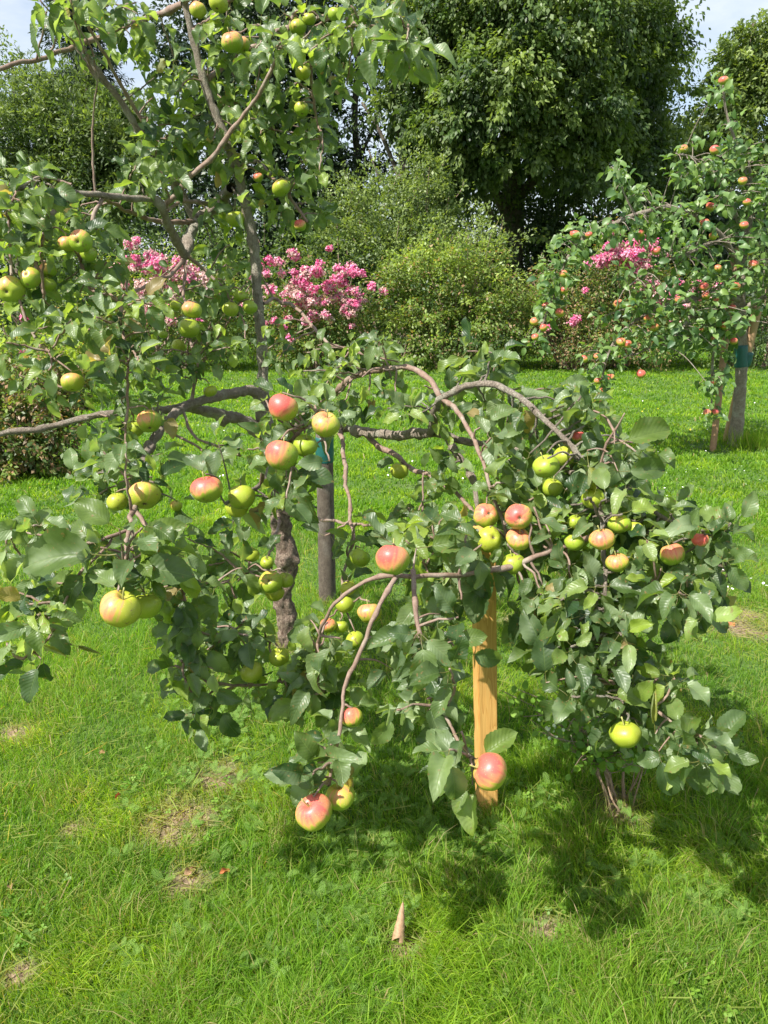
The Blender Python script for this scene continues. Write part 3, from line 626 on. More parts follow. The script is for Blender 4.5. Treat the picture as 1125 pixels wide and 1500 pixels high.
br((905, 860, 1.8), (950, 870, 1.75), (990, 890, 1.7), (1020, 895, 1.68), s=4, e=3)
br((905, 1000, 1.78), (950, 1030, 1.74), (985, 1060, 1.7), (1015, 1080, 1.68), s=4, e=3)
br((640, 775, 2.15), (640, 800, 2.0), (625, 830, 1.9), (655, 880, 1.85), (640, 905, 1.85), s=4, e=3)

# spur clusters: (px, py, rx, ry, depth, n)
CL = [(90,15,40,30,2.5,4),(190,18,40,22,2.9,4),(190,70,30,20,2.95,3),(130,35,25,20,2.8,3),(245,110,40,40,3.1,6),(330,50,50,42,3.0,8),(330,130,55,40,3.05,9),(400,60,45,45,2.8,7),(462,50,45,42,2.65,7),(540,22,60,25,2.45,8),(585,75,35,28,2.4,5),(495,100,28,35,2.7,4),(400,150,38,48,2.95,6),(452,165,22,48,2.9,5),(460,225,28,30,2.95,4),(435,290,40,50,3.05,9),(370,195,38,48,3.15,6),(300,200,55,38,3.05,8),(235,200,40,35,2.95,6),(222,262,38,38,2.8,6),(330,345,42,50,3.1,6),(350,410,45,45,3.1,6),(270,430,55,45,2.8,7),
(38,275,45,30,2.4,7),(28,335,45,45,2.35,8),(105,330,42,35,2.45,6),(55,395,55,45,2.3,9),(130,395,50,42,2.35,8),(55,475,60,55,2.25,10),(165,455,65,55,2.25,11),(190,525,45,22,2.2,5),(285,520,62,35,2.6,8),(55,535,50,30,2.2,4),(105,565,50,30,2.25,4),(225,570,52,40,2.4,6),(170,620,45,45,2.3,6),(175,690,70,52,2.1,13),(385,500,42,35,2.8,5),(345,300,35,35,3.1,4),(210,470,40,60,2.35,6),(300,470,30,40,2.75,4),
(470,540,60,35,2.5,9),(540,525,60,28,2.45,9),(560,575,60,28,2.4,6),(420,605,50,35,2.0,8),(440,690,52,45,2.02,8),(350,650,50,25,2.3,4),(385,730,48,25,2.05,5),(485,600,35,35,2.2,5),
(175,790,80,38,1.62,8),(35,800,42,42,1.68,5),(70,875,60,32,1.66,6),(40,945,42,42,1.58,3),(235,830,42,42,1.75,6),(268,880,40,40,1.85,6),(310,795,50,42,2.2,4),(335,850,48,36,2.2,7),(280,960,38,50,1.87,9),(350,930,52,42,2.05,9),(300,1030,34,32,1.87,5),(400,985,52,34,2.05,8),(465,930,38,42,1.85,8),(475,1000,38,50,1.85,10),(480,1085,28,36,1.65,5),(450,1130,25,18,1.6,3),
(500,790,35,35,2.25,3),(620,765,65,32,2.1,9),(625,815,55,35,1.85,7),(685,815,48,45,1.85,9),(590,945,38,38,1.72,5),(650,925,42,42,1.68,6),(640,1000,36,42,1.63,6),(610,1040,40,20,1.62,3),(672,1098,22,34,1.56,5),(665,875,28,30,1.9,4),(640,870,40,30,1.85,5),
(640,590,50,35,2.35,8),(700,545,45,35,2.25,6),(727,520,12,16,2.26,2),(730,615,52,42,2.15,9),(800,600,55,36,2.1,8),(850,615,42,42,2.0,8),(640,680,42,32,2.3,5),(760,680,45,42,2.1,9),(850,690,62,42,1.95,12),(920,660,40,32,1.85,6),(745,740,42,40,2.05,6),(830,770,70,42,1.92,14),(930,750,52,42,1.86,11),(1005,775,52,32,1.8,7),(960,825,62,42,1.78,11),(1045,835,30,26,1.72,4),(1048,775,28,20,1.74,3),(1015,885,40,22,1.7,5),(860,855,80,42,1.87,14),(830,920,48,50,1.85,11),(900,930,45,55,1.83,10),(880,1010,58,42,1.84,11),(955,1010,38,42,1.78,6),(925,1060,40,18,1.76,4),(1015,1095,38,30,1.68,7),(780,900,20,60,1.88,4)]
allP = np.concatenate([b[0] for b in BR]); allI = np.concatenate([np.full(len(b[0]), i) for i, b in enumerate(BR)])
TW = [MB() for _ in BR]; LV = [MB() for _ in BR]
sunv = np.array(sdir)
def proj(p):
    z = p[..., 1] * cp + (CAM_H - p[..., 2]) * sp; v = -(p[..., 1]) * sp + (CAM_H - p[..., 2]) * cp
    return 562.5 + p[..., 0] / z * FPX, 750 + v / z * FPX, z
CLEAR = []      # fruit hang clear of the leaves: leaves that would grow right against their face are left out
def add_keep(bi, Pp, D, N, S, Cc):
    Pp, D, N, S, Cc = (np.asarray(v, float) for v in (Pp, D, N, S, Cc))
    D = D / np.linalg.norm(D, axis=1)[:, None]; keep = np.ones(len(Pp), bool)
    for f_ in (.45, .85, 1.15):
        x, y, z = proj(Pp + D * (S * f_)[:, None])
        for (ax_, ay_, ad_, ac_, pr_) in CLEAR: keep &= ~((np.hypot(x - ax_, y - ay_) < ad_ * .5 + 7) & (z < ac_ + .03) & (rng.random(len(Pp)) < pr_))
        keep &= ~((x > 682) & (x < 724) & (y > 868) & (y < 1165) & (z < 2.3) & (rng.random(len(Pp)) < .8))
    for f_ in (.5, .95):
        x, y, z = proj(Pp + D * (S * f_)[:, None])
        for i_ in range(len(x)):
            if keep[i_] and y[i_] > 380 and rng.random() < .85: keep[i_] = not np.any((np.hypot(OPEN[:, 0] - x[i_], OPEN[:, 1] - y[i_]) < OPEN[:, 3]) & (z[i_] < OPEN[:, 2] + .02))
    if keep.any(): add_leaves(LV[bi], Pp[keep], D[keep], N[keep], S[keep], Cc[keep])
def dens(seq, r):
    o = []
    for (a, b, c), (d, e, f) in zip(seq[:-1], seq[1:]):
        k = max(2, int(math.hypot(d - a, e - b) / 8)); o += [(a + (d - a) * t / k, b + (e - b) * t / k, c + (f - c) * t / k, r) for t in range(k)]
    return o
# limbs that the tree carries bare in the open
OPEN = np.array(dens([(500, 570, 2.6), (520, 552, 2.5), (560, 540, 2.45), (600, 541, 2.4), (628, 555, 2.35), (645, 582, 2.3), (675, 569, 2.2), (710, 565, 2.15), (745, 572, 2.1), (770, 588, 2.05), (792, 606, 2.0)], 17)
    + dens([(520, 630, 2.8), (590, 637, 2.6), (632, 636, 2.5)], 13) + dens([(545, 642, 2.8), (600, 683, 2.6)], 10) + dens([(652, 588, 2.3), (690, 637, 2.1), (714, 700, 2.0)], 12)
    + dens([(360, 576, 3.0), (310, 583, 2.8), (262, 598, 2.65)], 14) + dens([(350, 615, 3.1), (290, 600, 2.9)], 12) + dens([(140, 608, 2.6), (0, 637, 2.5)], 13)
    + dens([(660, 844, 1.73), (560, 846, 1.7), (525, 857, 1.7), (498, 877, 1.7), (475, 907, 1.72)], 14) + dens([(578, 850, 1.68), (550, 900, 1.66), (515, 985, 1.65), (497, 1058, 1.62)], 15)
    + dens([(606, 845, 1.68), (613, 915, 1.64), (620, 940, 1.6)], 12) + dens([(185, 530, 2.2), (185, 655, 2.2)], 9) + dens([(502, 650, 2.75), (514, 780, 2.3)], 10)
    + dens([(418, 770, 3.2), (420, 830, 3.3), (414, 890, 3.3), (422, 930, 3.3)], 20) + dens([(473, 665, 3.6), (478, 880, 3.6)], 14) + dens([(383, 420, 3.1), (387, 470, 3.1)], 14))
def spur(p, n, size, young=.25, idx=None, drop=0.0):
    p = np.array(p, float)
    d = np.linalg.norm(allP - p, axis=1); j = int(np.argmin(d)); bi = allI[j]; q = allP[j]
    mid = (p + q) / 2 + np.array((0, 0, .05 * d[j])) + rng.normal(size=3) * .06 * d[j]
    if d[j] > .012:
        c_, r_ = catmull([q, mid, p], [.0036, .0028, .0024], .012); c_[1:-1] += rng.normal(size=(len(c_) - 2, 3)) * .0016; tube(TW[bi], c_, r_, 6, .3, 60)
        for f_ in ([.35, .65] if d[j] > .14 else [.55] if d[j] > .07 else []):
            side = rng.normal(size=3); add_keep(bi, [c_[int(f_ * (len(c_) - 1))]], [side * .8 + (p - q) / d[j] * .8 + (0, 0, -.2)], [np.array((0, -.5, .8)) + rng.normal(size=3) * .4], [size * (.5 + .4 * rng.random())], [(rng.random(), .1 * rng.random(), 0, 1)])
    ax = (p - q) / (d[j] + 1e-6) * .6 + np.array((0, -.15, .2)) + rng.normal(size=3) * .35; ax /= np.linalg.norm(ax)
    a = np.cross(ax, (.2, .9, .3)); a /= np.linalg.norm(a); b = np.cross(ax, a)
    D, N, S, Cc, Pp = [], [], [], [], []
    a0 = rng.random() * 6.3
    isy = rng.random() < young
    for k in range(n):
        th = a0 + k * 2.4 + rng.normal() * .2; el = -.25 + 1.0 * k / max(1, n - 1) + rng.normal() * .22
        dd = (a * math.cos(th) + b * math.sin(th)) * math.cos(el) + ax * math.sin(el) + np.array((0, 0, -.28 - drop - .25 * rng.random()))
        nn = np.array((0, 0, .75)) + np.array((0, -.5, 0)) + sunv * .25 + rng.normal(size=3) * .38
        D.append(dd); N.append(nn); Pp.append(p + ax * (.006 * k) - ax * .02)
        S.append(size * (.62 + .5 * rng.random()) * (.8 if isy and k > n - 3 else 1))
        y = .45 + .5 * rng.random() if (isy and k > n / 2) else max(0, rng.normal() * .16 + .04)
        Cc.append((min(1, rng.random()), min(1, y), 0.0 if rng.random() > .012 else .6, 1))
    add_keep(bi, Pp, D, N, S, Cc)
AP = [(290,15,24,.5,3.0,'down'),(320,5,28,.0,3.0,'down'),(340,62,32,.55,2.85,'down'),(356,66,22,.5,2.9,'down'),(437,40,26,.25,2.7,'down'),(453,28,20,.2,2.7,'down'),(444,107,23,.25,2.8,'down'),(442,160,22,.25,2.85,'down'),(412,275,28,.3,2.95,'down'),(378,260,15,.9,3.0,'down'),(345,321,28,.0,3.0,'down'),(440,330,18,.9,3.0,'down'),(492,22,24,.0,2.6,'down'),
(16,424,40,.35,2.25,'cam'),(45,407,30,.35,2.25,'cam'),(70,396,25,.5,2.3,'down'),(70,417,24,.0,2.3,'down'),(99,357,27,.45,2.3,'down'),(118,353,33,.45,2.25,'cam'),(130,372,24,.0,2.3,'down'),(352,434,21,.0,3.0,'down'),(338,453,24,.0,2.95,'down'),(366,450,22,.0,2.98,'down'),(281,454,30,.5,2.65,'down'),(277,481,32,.05,2.65,'down'),(257,448,16,.05,2.75,'down'),(239,490,14,.1,2.8,'down'),(262,506,20,.0,2.75,'down'),
(106,560,33,.4,2.15,'down'),(219,617,35,.45,2.25,'front'),(197,628,28,.0,2.35,'down'),(211,726,46,.35,1.95,'front'),(172,735,30,.0,2.05,'down'),(258,741,18,.3,2.1,'down'),(308,573,20,.0,2.7,'down'),(303,717,47,1.0,1.92,'down'),(354,728,40,.15,2.0,'down'),(347,744,34,.0,2.05,'down'),(415,597,44,1.15,1.92,'down'),(413,667,48,.75,1.9,'down'),(447,653,36,.0,1.97,'down'),(477,622,42,.5,1.92,'down'),
(369,813,23,.05,2.2,'down'),(391,824,20,.0,2.2,'down'),(396,852,34,.3,2.1,'cam'),(418,850,24,.05,2.15,'down'),(402,868,28,.0,2.16,'down'),(176,892,58,.45,1.5,'down'),(214,888,44,.0,1.62,'down'),(369,985,34,.0,1.95,'down'),(409,963,30,.0,2.0,'down'),(527,817,31,.0,2.15,'down'),(585,690,27,.1,2.6,'down'),(510,862,24,.0,2.1,'down'),(505,885,28,.0,2.1,'down'),(541,898,36,.5,2.0,'down'),(481,916,25,.7,2.1,'down'),(499,918,22,.1,2.12,'down'),(520,937,27,.0,2.1,'down'),
(575,820,50,.9,1.62,'down'),(516,1051,32,.75,1.64,'front'),(460,1190,54,.9,1.53,'down'),(498,1167,46,.4,1.6,'down'),(718,1130,56,.95,1.44,'side'),
(800,683,40,.05,1.88,'down'),(827,668,32,.0,1.98,'down'),(809,715,30,.0,1.98,'down'),(712,755,37,.7,1.93,'cam'),(760,757,39,.9,1.85,'cam'),(717,790,38,.15,1.9,'cam'),(760,790,37,.65,1.87,'down'),(752,826,34,.05,1.87,'down'),(841,795,29,.15,1.83,'down'),(882,790,37,.65,1.76,'down'),(907,767,33,.25,1.8,'down'),(904,824,34,.55,1.76,'down'),(869,730,34,.1,1.86,'down'),(985,812,36,.65,1.7,'down'),(1026,791,26,1.3,1.7,'down'),(847,640,20,1.2,2.0,'down'),(916,1076,46,.0,1.7,'down'),(930,775,24,.1,1.8,'down'),(843,765,24,.0,1.9,'down')]
CLEAR += [(x, y, d, c - .3 * min(1, max(0, (400 - y) / 400)), .85 if d > 28 else .5) for (x, y, d, bl, c, ps) in AP]
for (cx, cy, rx, ry, dep, n) in CL:
    up_ = cy < 340 and cx < 620; n = max(1, int(round(n * (1.15 if up_ else 1.0 if cx > 730 else .85))))
    for k in range(n):
        an = k * 2.39996 + rng.random(); rr = math.sqrt((k + .5) / n)
        x = cx + rx * rr * math.cos(an); y = cy + ry * rr * math.sin(an)
        d = dep + rng.normal() * .09 - (.30 * min(1, max(0, (400 - y) / 400)) if y < 400 else 0)
        spur(P(x, y, d), rng.integers(5, 8), .063 + .012 * rng.random() + (.004 if up_ else -.006 if dep > 2.3 else 0), young=.5 if cx < 480 and cy < 560 else .3)
# explicit large leaves seen in the photograph: base pixel, tip pixel, depth, tilt towards viewer, young, withered
EX = [(600,100,625,118,2.1,.3,0),(545,60,540,112,2.1,.1,0),(170,508,165,545,2.1,.2,0),(205,508,203,550,2.12,.0,0),(175,775,118,740,1.5,.3,0),(170,812,45,812,1.55,.15,0),(195,800,258,772,1.52,.3,0),(190,830,268,838,1.54,.1,0),
(265,865,278,922,1.75,0,0),(60,965,40,1020,1.55,0,0),(445,1145,398,1130,1.55,0,0),(452,905,450,950,1.8,.5,0),(660,940,705,932,1.6,.3,0),(640,925,600,985,1.72,0,0),(645,900,608,905,1.68,.2,0),(650,1030,660,1060,1.58,.1,0),(697,1112,748,1080,1.48,.4,0),(700,1145,682,1212,1.48,.7,0),
(692,1150,665,1182,1.48,.3,0),(690,1130,643,1140,1.5,.3,0),(575,980,540,1000,1.72,0,0),(800,960,775,905,1.8,0,0),(965,1100,980,1160,1.66,0,0),(1010,1090,1025,1150,1.66,.1,0),(1000,1085,1075,1085,1.65,.3,0),(905,690,968,690,1.78,.1,0),(900,650,975,630,1.77,.3,0),
(860,660,870,740,1.85,.8,1),(975,905,1000,930,1.65,.6,1),(40,960,5,950,1.55,.5,1),(50,950,65,905,1.56,.6,1),(55,955,90,950,1.55,.5,1),(960,1075,955,1020,1.66,.6,1),(105,945,138,952,1.6,0,1),(610,803,692,790,1.75,.25,0),(700,800,705,868,1.82,0,0),(712,835,690,900,1.85,0,0),(320,650,312,690,1.95,0,0),(420,700,450,760,1.95,.1,0),(430,690,480,700,1.95,0,0),(312,980,313,1010,1.82,.9,0),(800,1000,795,940,1.78,0,0)]
for (bx, by, tx, ty, d, yg, wi) in EX:
    p0 = P(bx, by, d); p1 = P(tx, ty, d - .01); ln = (p1 - p0).length; j = int(np.argmin(np.linalg.norm(allP - np.array(p0), axis=1))); bi = allI[j]
    q = allP[j]; dd = np.linalg.norm(q - np.array(p0))
    if dd > .012:
        c_, r_ = catmull([q, (q + np.array(p0)) / 2 + (0, 0, .1 * dd), p0], [.003, .002, .0015], .02); tube(TW[bi], c_, r_, 5)
    add_leaves(LV[bi], [np.array(p0)], [np.array(p1 - p0)], [np.array((-.2, -.75, .6)) + rng.normal(size=3) * .15], [ln * (.95 if not wi else .8)], [(.35 if not wi else 1, yg, .3 * wi, 1)], T=WT if wi else LT, which=np.array([rng.integers(0, 3) if wi else rng.integers(0, 2)]))
for (x, y, d_, bl, c, ps) in AP:      # fruiting spur from the nearest limb down to every apple
    c -= .30 * min(1, max(0, (400 - y) / 400)); R0 = d_ / 2 / FPX * c; tp = np.array(P(x, y, c)) + np.array((.9, -.1, -.35) if False else (0, 0, 1.0)) * R0
    if ps == 'side': tp = np.array(P(x, y, c)) + np.array((-.95, .1, .3)) * R0
    dd = np.linalg.norm(allP - (tp + (0, 0, .01)), axis=1); j = int(np.argmin(dd)); q = allP[j]
    if dd[j] > .006:
        k = max(3, int(dd[j] / .03)); mid = [q + (tp - q) * f + (0, 0, .10 * dd[j] * math.sin(math.pi * f)) + rng.normal(size=3) * .05 * dd[j] for f in np.linspace(0, 1, k + 1)[1:-1]]
        c_, r_ = catmull([q] + mid + [tp], [.0034] + [.0026] * len(mid) + [.0017], .01); tube(TW[allI[j]], c_, r_, 6, .3, 60)
    for _ in range(2 if y < 560 else 3):
        a_ = rng.random() * 6.28; add_keep(allI[j], [tp], [(math.cos(a_), .5 + .4 * math.sin(a_), .25 * rng.normal())], [np.array((0, -.5, .8)) + rng.normal(size=3) * .3], [.05 + .025 * rng.random()], [(rng.random(), .15 * rng.random(), 0, 1)])
for i, (C_, r_, mt) in enumerate(BR):
    mb = MB(); big = r_.max() > .012
    qk = np.random.default_rng(i + 300); kk = [(C_[j] + qk.normal(size=3) * r_[j] * .7, r_[j] * (.8 + .7 * qk.random()), r_[j] * (.3 + .5 * qk.random())) for j in qk.integers(2, len(C_) - 2, max(2, len(C_) // 7))]
    tube(mb, C_, r_, 16 if big else 10, .34, 45, kk)
    for V_, F_, U_, K_ in zip(TW[i].V, TW[i].F, TW[i].U, TW[i].C): mb.add(V_, F_ - F_.min(), U_, K_)
    o = part(mb, 'branch', M_BARK if big else M_TWIG, tree)
    if LV[i].n: LV[i].build('foliage', M_APPLE_LEAF, o)
# apples: px, py, diameter px, blush, depth, pose
for k, (x, y, d, bl, c, pose) in enumerate(AP):
    c -= .30 * min(1, max(0, (400 - y) / 400))
    o = make_apple(tree, P(x, y, c), d / 2 / FPX * c, bl, pose, 100 + k, ripe=.75 if (x, y) in ((176, 892), (541, 898)) else None)
    o['label'] = 'red blushed apple' if bl > .8 else ('green apple with a pink flush' if bl > .3 else 'yellow green apple')

# ------------------------------------------------------------------ stakes and ties
def ring_post(px0, y0, px1, y1, Y, w0, w1, mat, name, label, cat, seg=20, Y1=None, bump=.05):
    a = PY(px0, y0, Y); b = PY(px1, y1, Y1 or Y); a.z = min(a.z, 0) - .05
    ra = w0 / 2 / FPX * (a.y * cp + (CAM_H - a.z) * sp); rb = w1 / 2 / FPX * (b.y * cp + (CAM_H - b.z) * sp)
    n = 40; C_ = np.array([np.array(a.lerp(b, k / n)) for k in range(n + 1)]) - np.array(a); r_ = np.array([ra + (rb - ra) * k / n for k in range(n + 1)])
    mb = MB(); tube(mb, C_, r_, seg, bump, 9); o = mb.build(name, mat); o.location = a
    return tag(o, label, cat), a, b
ring_post(480, 890, 475, 634, 3.63, 25, 25, M_OLDWOOD, 'tree_stake', 'weathered grey round stake with green tie behind the near apple tree', 'stake')
mb = MB(); C_ = np.array([np.array(PY(475.5, y, 3.63)) for y in np.linspace(676, 640, 10)]); r_ = np.array([12.9, 13.4, 13.2, 13.6, 13.3, 13.6, 13.5, 13.3, 13.5, 13.0]) / FPX * 3.72
tube(mb, C_, r_, 24, .04, 60); tag(mb.build('tree_tie', M_TIE), 'dark green tie wrapped round top of weathered grey stake', 'tree tie')
# square pine stake
import bmesh
def box_stake(bx, by, ty, wpx, name, mat, label, turn=.35, lean=(0, 0)):
    g = ground(bx, by); Y = g.y; top = PY(bx, ty, Y); h = top.z + .1; w_ = wpx / FPX * (Y * cp + (CAM_H - .3) * sp)
    bm = bmesh.new(); bmesh.ops.create_cube(bm, size=1)
    bmesh.ops.scale(bm, vec=(w_, w_, h), verts=bm.verts); bmesh.ops.translate(bm, vec=(0, 0, h / 2 - .1), verts=bm.verts)
    bmesh.ops.bevel(bm, geom=bm.edges[:], offset=w_ * .05, segments=2, affect='EDGES')
    me = bpy.data.meshes.new(name); bm.to_mesh(me); bm.free(); me.materials.append(mat); o = bpy.data.objects.new(name, me); col.objects.link(o)
    o.location = (g.x, g.y, 0); o.rotation_euler = (lean[0], lean[1], turn); return tag(o, label, 'stake')
box_stake(713, 1187, 772, 28, 'wooden_stake', M_PINE, 'square orange brown pine stake standing beside the hanging big apple', .16, (0, -.052))

# ------------------------------------------------------------------ small things on the ground
def scrap_leaf(px, py, ln, mat, name, label, cat, roll=2.2, rot=0, up=.02, wid=.3):
    g = ground(px, py); TV, TF, TU, _ = leaf_template(int(px), .2, .8, .1, roll, wid, petiole=False)
    mb = MB(); mb.add(*place(TV, TF, TU, frames(np.array([[math.cos(rot), math.sin(rot), .15]]), np.array([[.1, -.2, 1.]])), np.array([ln]), np.zeros((1, 3)), np.ones((1, 4))))
    o = mb.build(name, mat); o.location = (g.x, g.y, gz(g.x, g.y) + up); return tag(o, label, cat)
# cone-rolled dead leaf
g = ground(583, 1392); mb = MB(); V = []; F = []; nn_, seg = 18, 26
tip = PY(590, 1342, g.y + .05) - PY(583, 1396, g.y); tl = tip.length; tn = tip.normalized(); a = tn.cross(Vector((0, 0, 1))).normalized(); b = tn.cross(a)
for j in range(nn_ + 1):
    t = j / nn_; r0 = .0155 * (1 - t) ** .7 * (1 + .18 * mnoise.noise(Vector((j * .6, 1, 1)))) + .0014
    for i in range(seg + 1):
        f = -1.2 + i / seg * 7.6; rr = r0 * (1 - .055 * i / seg * 3) * (1 + .10 * mnoise.noise(Vector((i * .4, j * .5, 2))))
        V.append(tn * (tl * t + (.006 * math.sin(f * 1.5) if j == 0 else 0)) + a * rr * math.cos(f) + b * rr * math.sin(f))
for j in range(nn_):
    for i in range(seg): k = j * (seg + 1) + i; F.append((k, k + 1, k + seg + 2, k + seg + 1))
mb.add(np.array([tuple(v) for v in V]), F); o = mb.build('dead_leaf', M_DEAD); o.location = (g.x, g.y, gz(g.x, g.y) + .035); tag(o, 'pale brown dead leaf rolled into a cone, upright in near grass', 'dead leaf')
scrap_leaf(322, 1290, .035, M_RUST, 'fallen_leaf', 'rust orange fallen leaf beside bare patch in lower left lawn', 'fallen leaf', 1.6, .4, .03)
scrap_leaf(170, 1180, .03, M_RUST, 'fallen_leaf', 'small reddish brown fallen leaf left of the grey bare patch', 'fallen leaf', 1.8, 1.0, .03)
scrap_leaf(17, 1313, .028, M_DEAD, 'fallen_leaf', 'tiny tan fallen leaf at the left edge of the lawn', 'fallen leaf', 1.0, 2.0, .035)
scrap_leaf(752, 915, .06, M_DEAD, 'fallen_leaf', 'crumpled pinkish brown leaf lying right of the pine stake', 'fallen leaf', 1.4, .5, .03)
scrap_leaf(270, 1285, .045, M_DEAD, 'fallen_leaf', 'shrivelled pinkish tan leaf lying on the lower bare patch', 'fallen leaf', 1.0, .8, .012)
scrap_leaf(147, 1118, .03, leaf_material('yellow_fallen', (.3, .4, .05), (.4, .5, .06), (.5, .5, .06), (.4, .5, .1), veins=False), 'fallen_leaf', 'small yellow green fallen leaf in the left lawn', 'fallen leaf', .5, .8, .04)
def clear_tray(px, py, s, label):
    g = ground(px, py); bm = bmesh.new(); bmesh.ops.create_cube(bm, size=1); bmesh.ops.scale(bm, vec=(s, s * .6, s * .45), verts=bm.verts)
    top = [f for f in bm.faces if f.normal.z > .9]; bmesh.ops.delete(bm, geom=top, context='FACES')
    bot = [v for v in bm.verts if v.co.z < 0]; bmesh.ops.scale(bm, vec=(.8, .8, 1), verts=bot)
    rim = [e for e in bm.edges if e.is_boundary]; ex = bmesh.ops.extrude_edge_only(bm, edges=rim); bmesh.ops.scale(bm, vec=(1.14, 1.2, 1), verts=[v for v in ex['geom'] if isinstance(v, bmesh.types.BMVert)])
    me = bpy.data.meshes.new('clear_tray'); bm.to_mesh(me); bm.free(); me.materials.append(M_CLEAR); o = bpy.data.objects.new('clear_tray', me); col.objects.link(o)
    md = o.modifiers.new('solid', 'SOLIDIFY'); md.thickness = .002
    o.location = (g.x, g.y, s * .32); o.rotation_euler = (.75, -.35, .65); tag(o, label, 'plastic tray')
clear_tray(1056, 915, .075, 'small clear plastic tray tilted in grass by the bare patch')
clear_tray(325, 770, .07, 'clear plastic pot in grass glimpsed below the big red apple')
g = ground(1072, 927); mb = MB(); q = np.random.default_rng(3)
V = []; seg = 10
for j in range(5):
    for i in range(seg): f = -1.2 + 2.6 * i / (seg - 1); V.append((.03 * math.cos(f) * (1 + .12 * j), .03 * math.sin(f) * (1 + .12 * j), .011 * j + .004 * q.random()))
V2 = [(x * .86, y * .86, z) for x, y, z in V]; F = [(j * seg + i, j * seg + i + 1, (j + 1) * seg + i + 1, (j + 1) * seg + i) for j in range(4) for i in range(seg - 1)]
n0 = len(V); F2 = [tuple(n0 + k for k in f[::-1]) for f in F]; E = [(4 * seg + i, 4 * seg + i + 1, n0 + 4 * seg + i + 1, n0 + 4 * seg + i) for i in range(seg - 1)] + [(j * seg + s, (j + 1) * seg + s, n0 + (j + 1) * seg + s, n0 + j * seg + s) for j in range(4) for s in (0, seg - 1)]
mb.add(np.array(V + V2), F + F2 + E); o = mb.build('pot_shard', M_TERRA); o.location = (g.x, g.y, .02); o.rotation_euler = (.6, .5, 2.2); tag(o, 'terracotta pot shard beside the clear plastic tray', 'pot shard')

# ------------------------------------------------------------------ generic foliage for shrubs and background trees
DIA = np.array([(0, 0, 0), (.45, .27, .07), (1, 0, -.06), (.45, -.27, .07)]); DIAF = np.array([(0, 3, 2, 1)])
NAR = np.array([(0, 0, 0), (.5, .10, .02), (1, 0, -.08), (.5, -.10, .02)])
def blobs_foliage(mb, blobs, leaf, per, seed, T=DIA, young=.2, clump=.22, droop=.3, dry=0., shell=.55, flat=1.0):
    """blobs: list of (centre Vector, rx, ry, rz); per: leaves per clump"""
    q = np.random.default_rng(seed)
    for (c, rx, ry, rz, nc) in blobs:
        c = np.array(c); R3 = np.array((rx, ry, rz))
        u = q.normal(size=(nc, 3)); u /= np.linalg.norm(u, axis=1)[:, None]; rad = shell + (1 - shell) * q.random(nc) ** .6
        rad *= 1 + .75 * np.array([mnoise.noise(Vector(x) * 2.6 + Vector((seed * 1.7 + c[0], c[2], 0))) for x in u]); spr = q.random(nc) < .12; rad = np.where(spr, rad * (1.1 + .25 * q.random(nc)), rad)
        cc = c + u * rad[:, None] * R3
        L_ = nc * per; ci = np.repeat(np.arange(nc), per)
        cs = clump * min(rx, ry, rz) * (.6 + .8 * q.random(nc))
        sd = u + q.normal(size=(nc, 3)) * .55 + np.array((0, 0, -droop * .9 if droop > .25 else .35)); sd /= np.linalg.norm(sd, axis=1)[:, None]
        tt = q.random(L_) - .35; off = sd[ci] * (tt * cs[ci] * 3.6)[:, None] + q.normal(size=(L_, 3)) * (cs[ci] * (.62 - .4 * tt))[:, None] * np.array((1, 1, .7 * flat))
        Pp = cc[ci] + off
        D = off / (np.linalg.norm(off, axis=1)[:, None] + 1e-6) * .8 + q.normal(size=(L_, 3)) * .6 + np.array((0, 0, -droop)) + u[ci] * .3
        N = np.array((0, 0, .7)) + u[ci] * .5 + q.normal(size=(L_, 3)) * .5
        tone = np.clip(.34 + .42 * q.normal(size=nc)[ci] + .22 * q.normal(size=L_), 0, 1)
        yg = np.clip(young * (q.random(nc)[ci] ** 2 * 3.0) + .2 * (q.random(L_) - .5) + (young * .6) * (u[ci][:, 2] > .3), 0, 1)
        dr = np.where(q.random(L_) < dry, .4 + .6 * q.random(L_), 0)
        mb.add(*place(T, DIAF, np.zeros((4, 2)), frames(D, N), leaf * (.6 + .8 * q.random(L_)), Pp, np.stack([tone, yg, dr, np.ones(L_)], 1)))
def B(px, py, Y, rpx, rpy, nc, ry=None):
    c = PY(px, py, Y); k = (Y * cp + (CAM_H - c.z) * sp) / FPX
    return (c, rpx * k, (ry if ry else rpx * k * .8), rpy * k, nc)
def limb(mb, seq, s, e, seg=8, step=.15):
    pts = [PY(a, b, Y) for a, b, Y in seq]; n = len(pts)
    rad = [(s + (e - s) * k / (n - 1)) / 2 / FPX * p.y for k, p in enumerate(pts)]; C_, r_ = catmull(pts, rad, step); tube(mb, C_, r_, seg, .15, 3)
def gtree(name, label, cat, Y, basepx, trunk, limbs, blobs, leaf, per, mat, seed, T=DIA, group=None, barkm=None, **kw):
    g = PY(basepx, 520, Y); root = thing(name, (g.x, Y, 0), label, cat, group)
    mb = MB(); pts = [PY(a, b, y) for a, b, y in trunk[0]]; pts[0].z = -.1; n = len(pts); s, e = trunk[1], trunk[2]
    rad = [(s + (e - s) * k / (n - 1)) / 2 / FPX * p.y for k, p in enumerate(pts)]; C_, r_ = catmull(pts, rad, .15); tube(mb, C_, r_, 12, .15, 3)
    for L_ in limbs: limb(mb, *L_)
    part(mb, 'trunk', barkm or M_TRUNKBG, root)
    cm = MB(); blobs_foliage(cm, blobs, leaf, per, seed, T, **kw); part(cm, 'crown', mat, root)
    return root
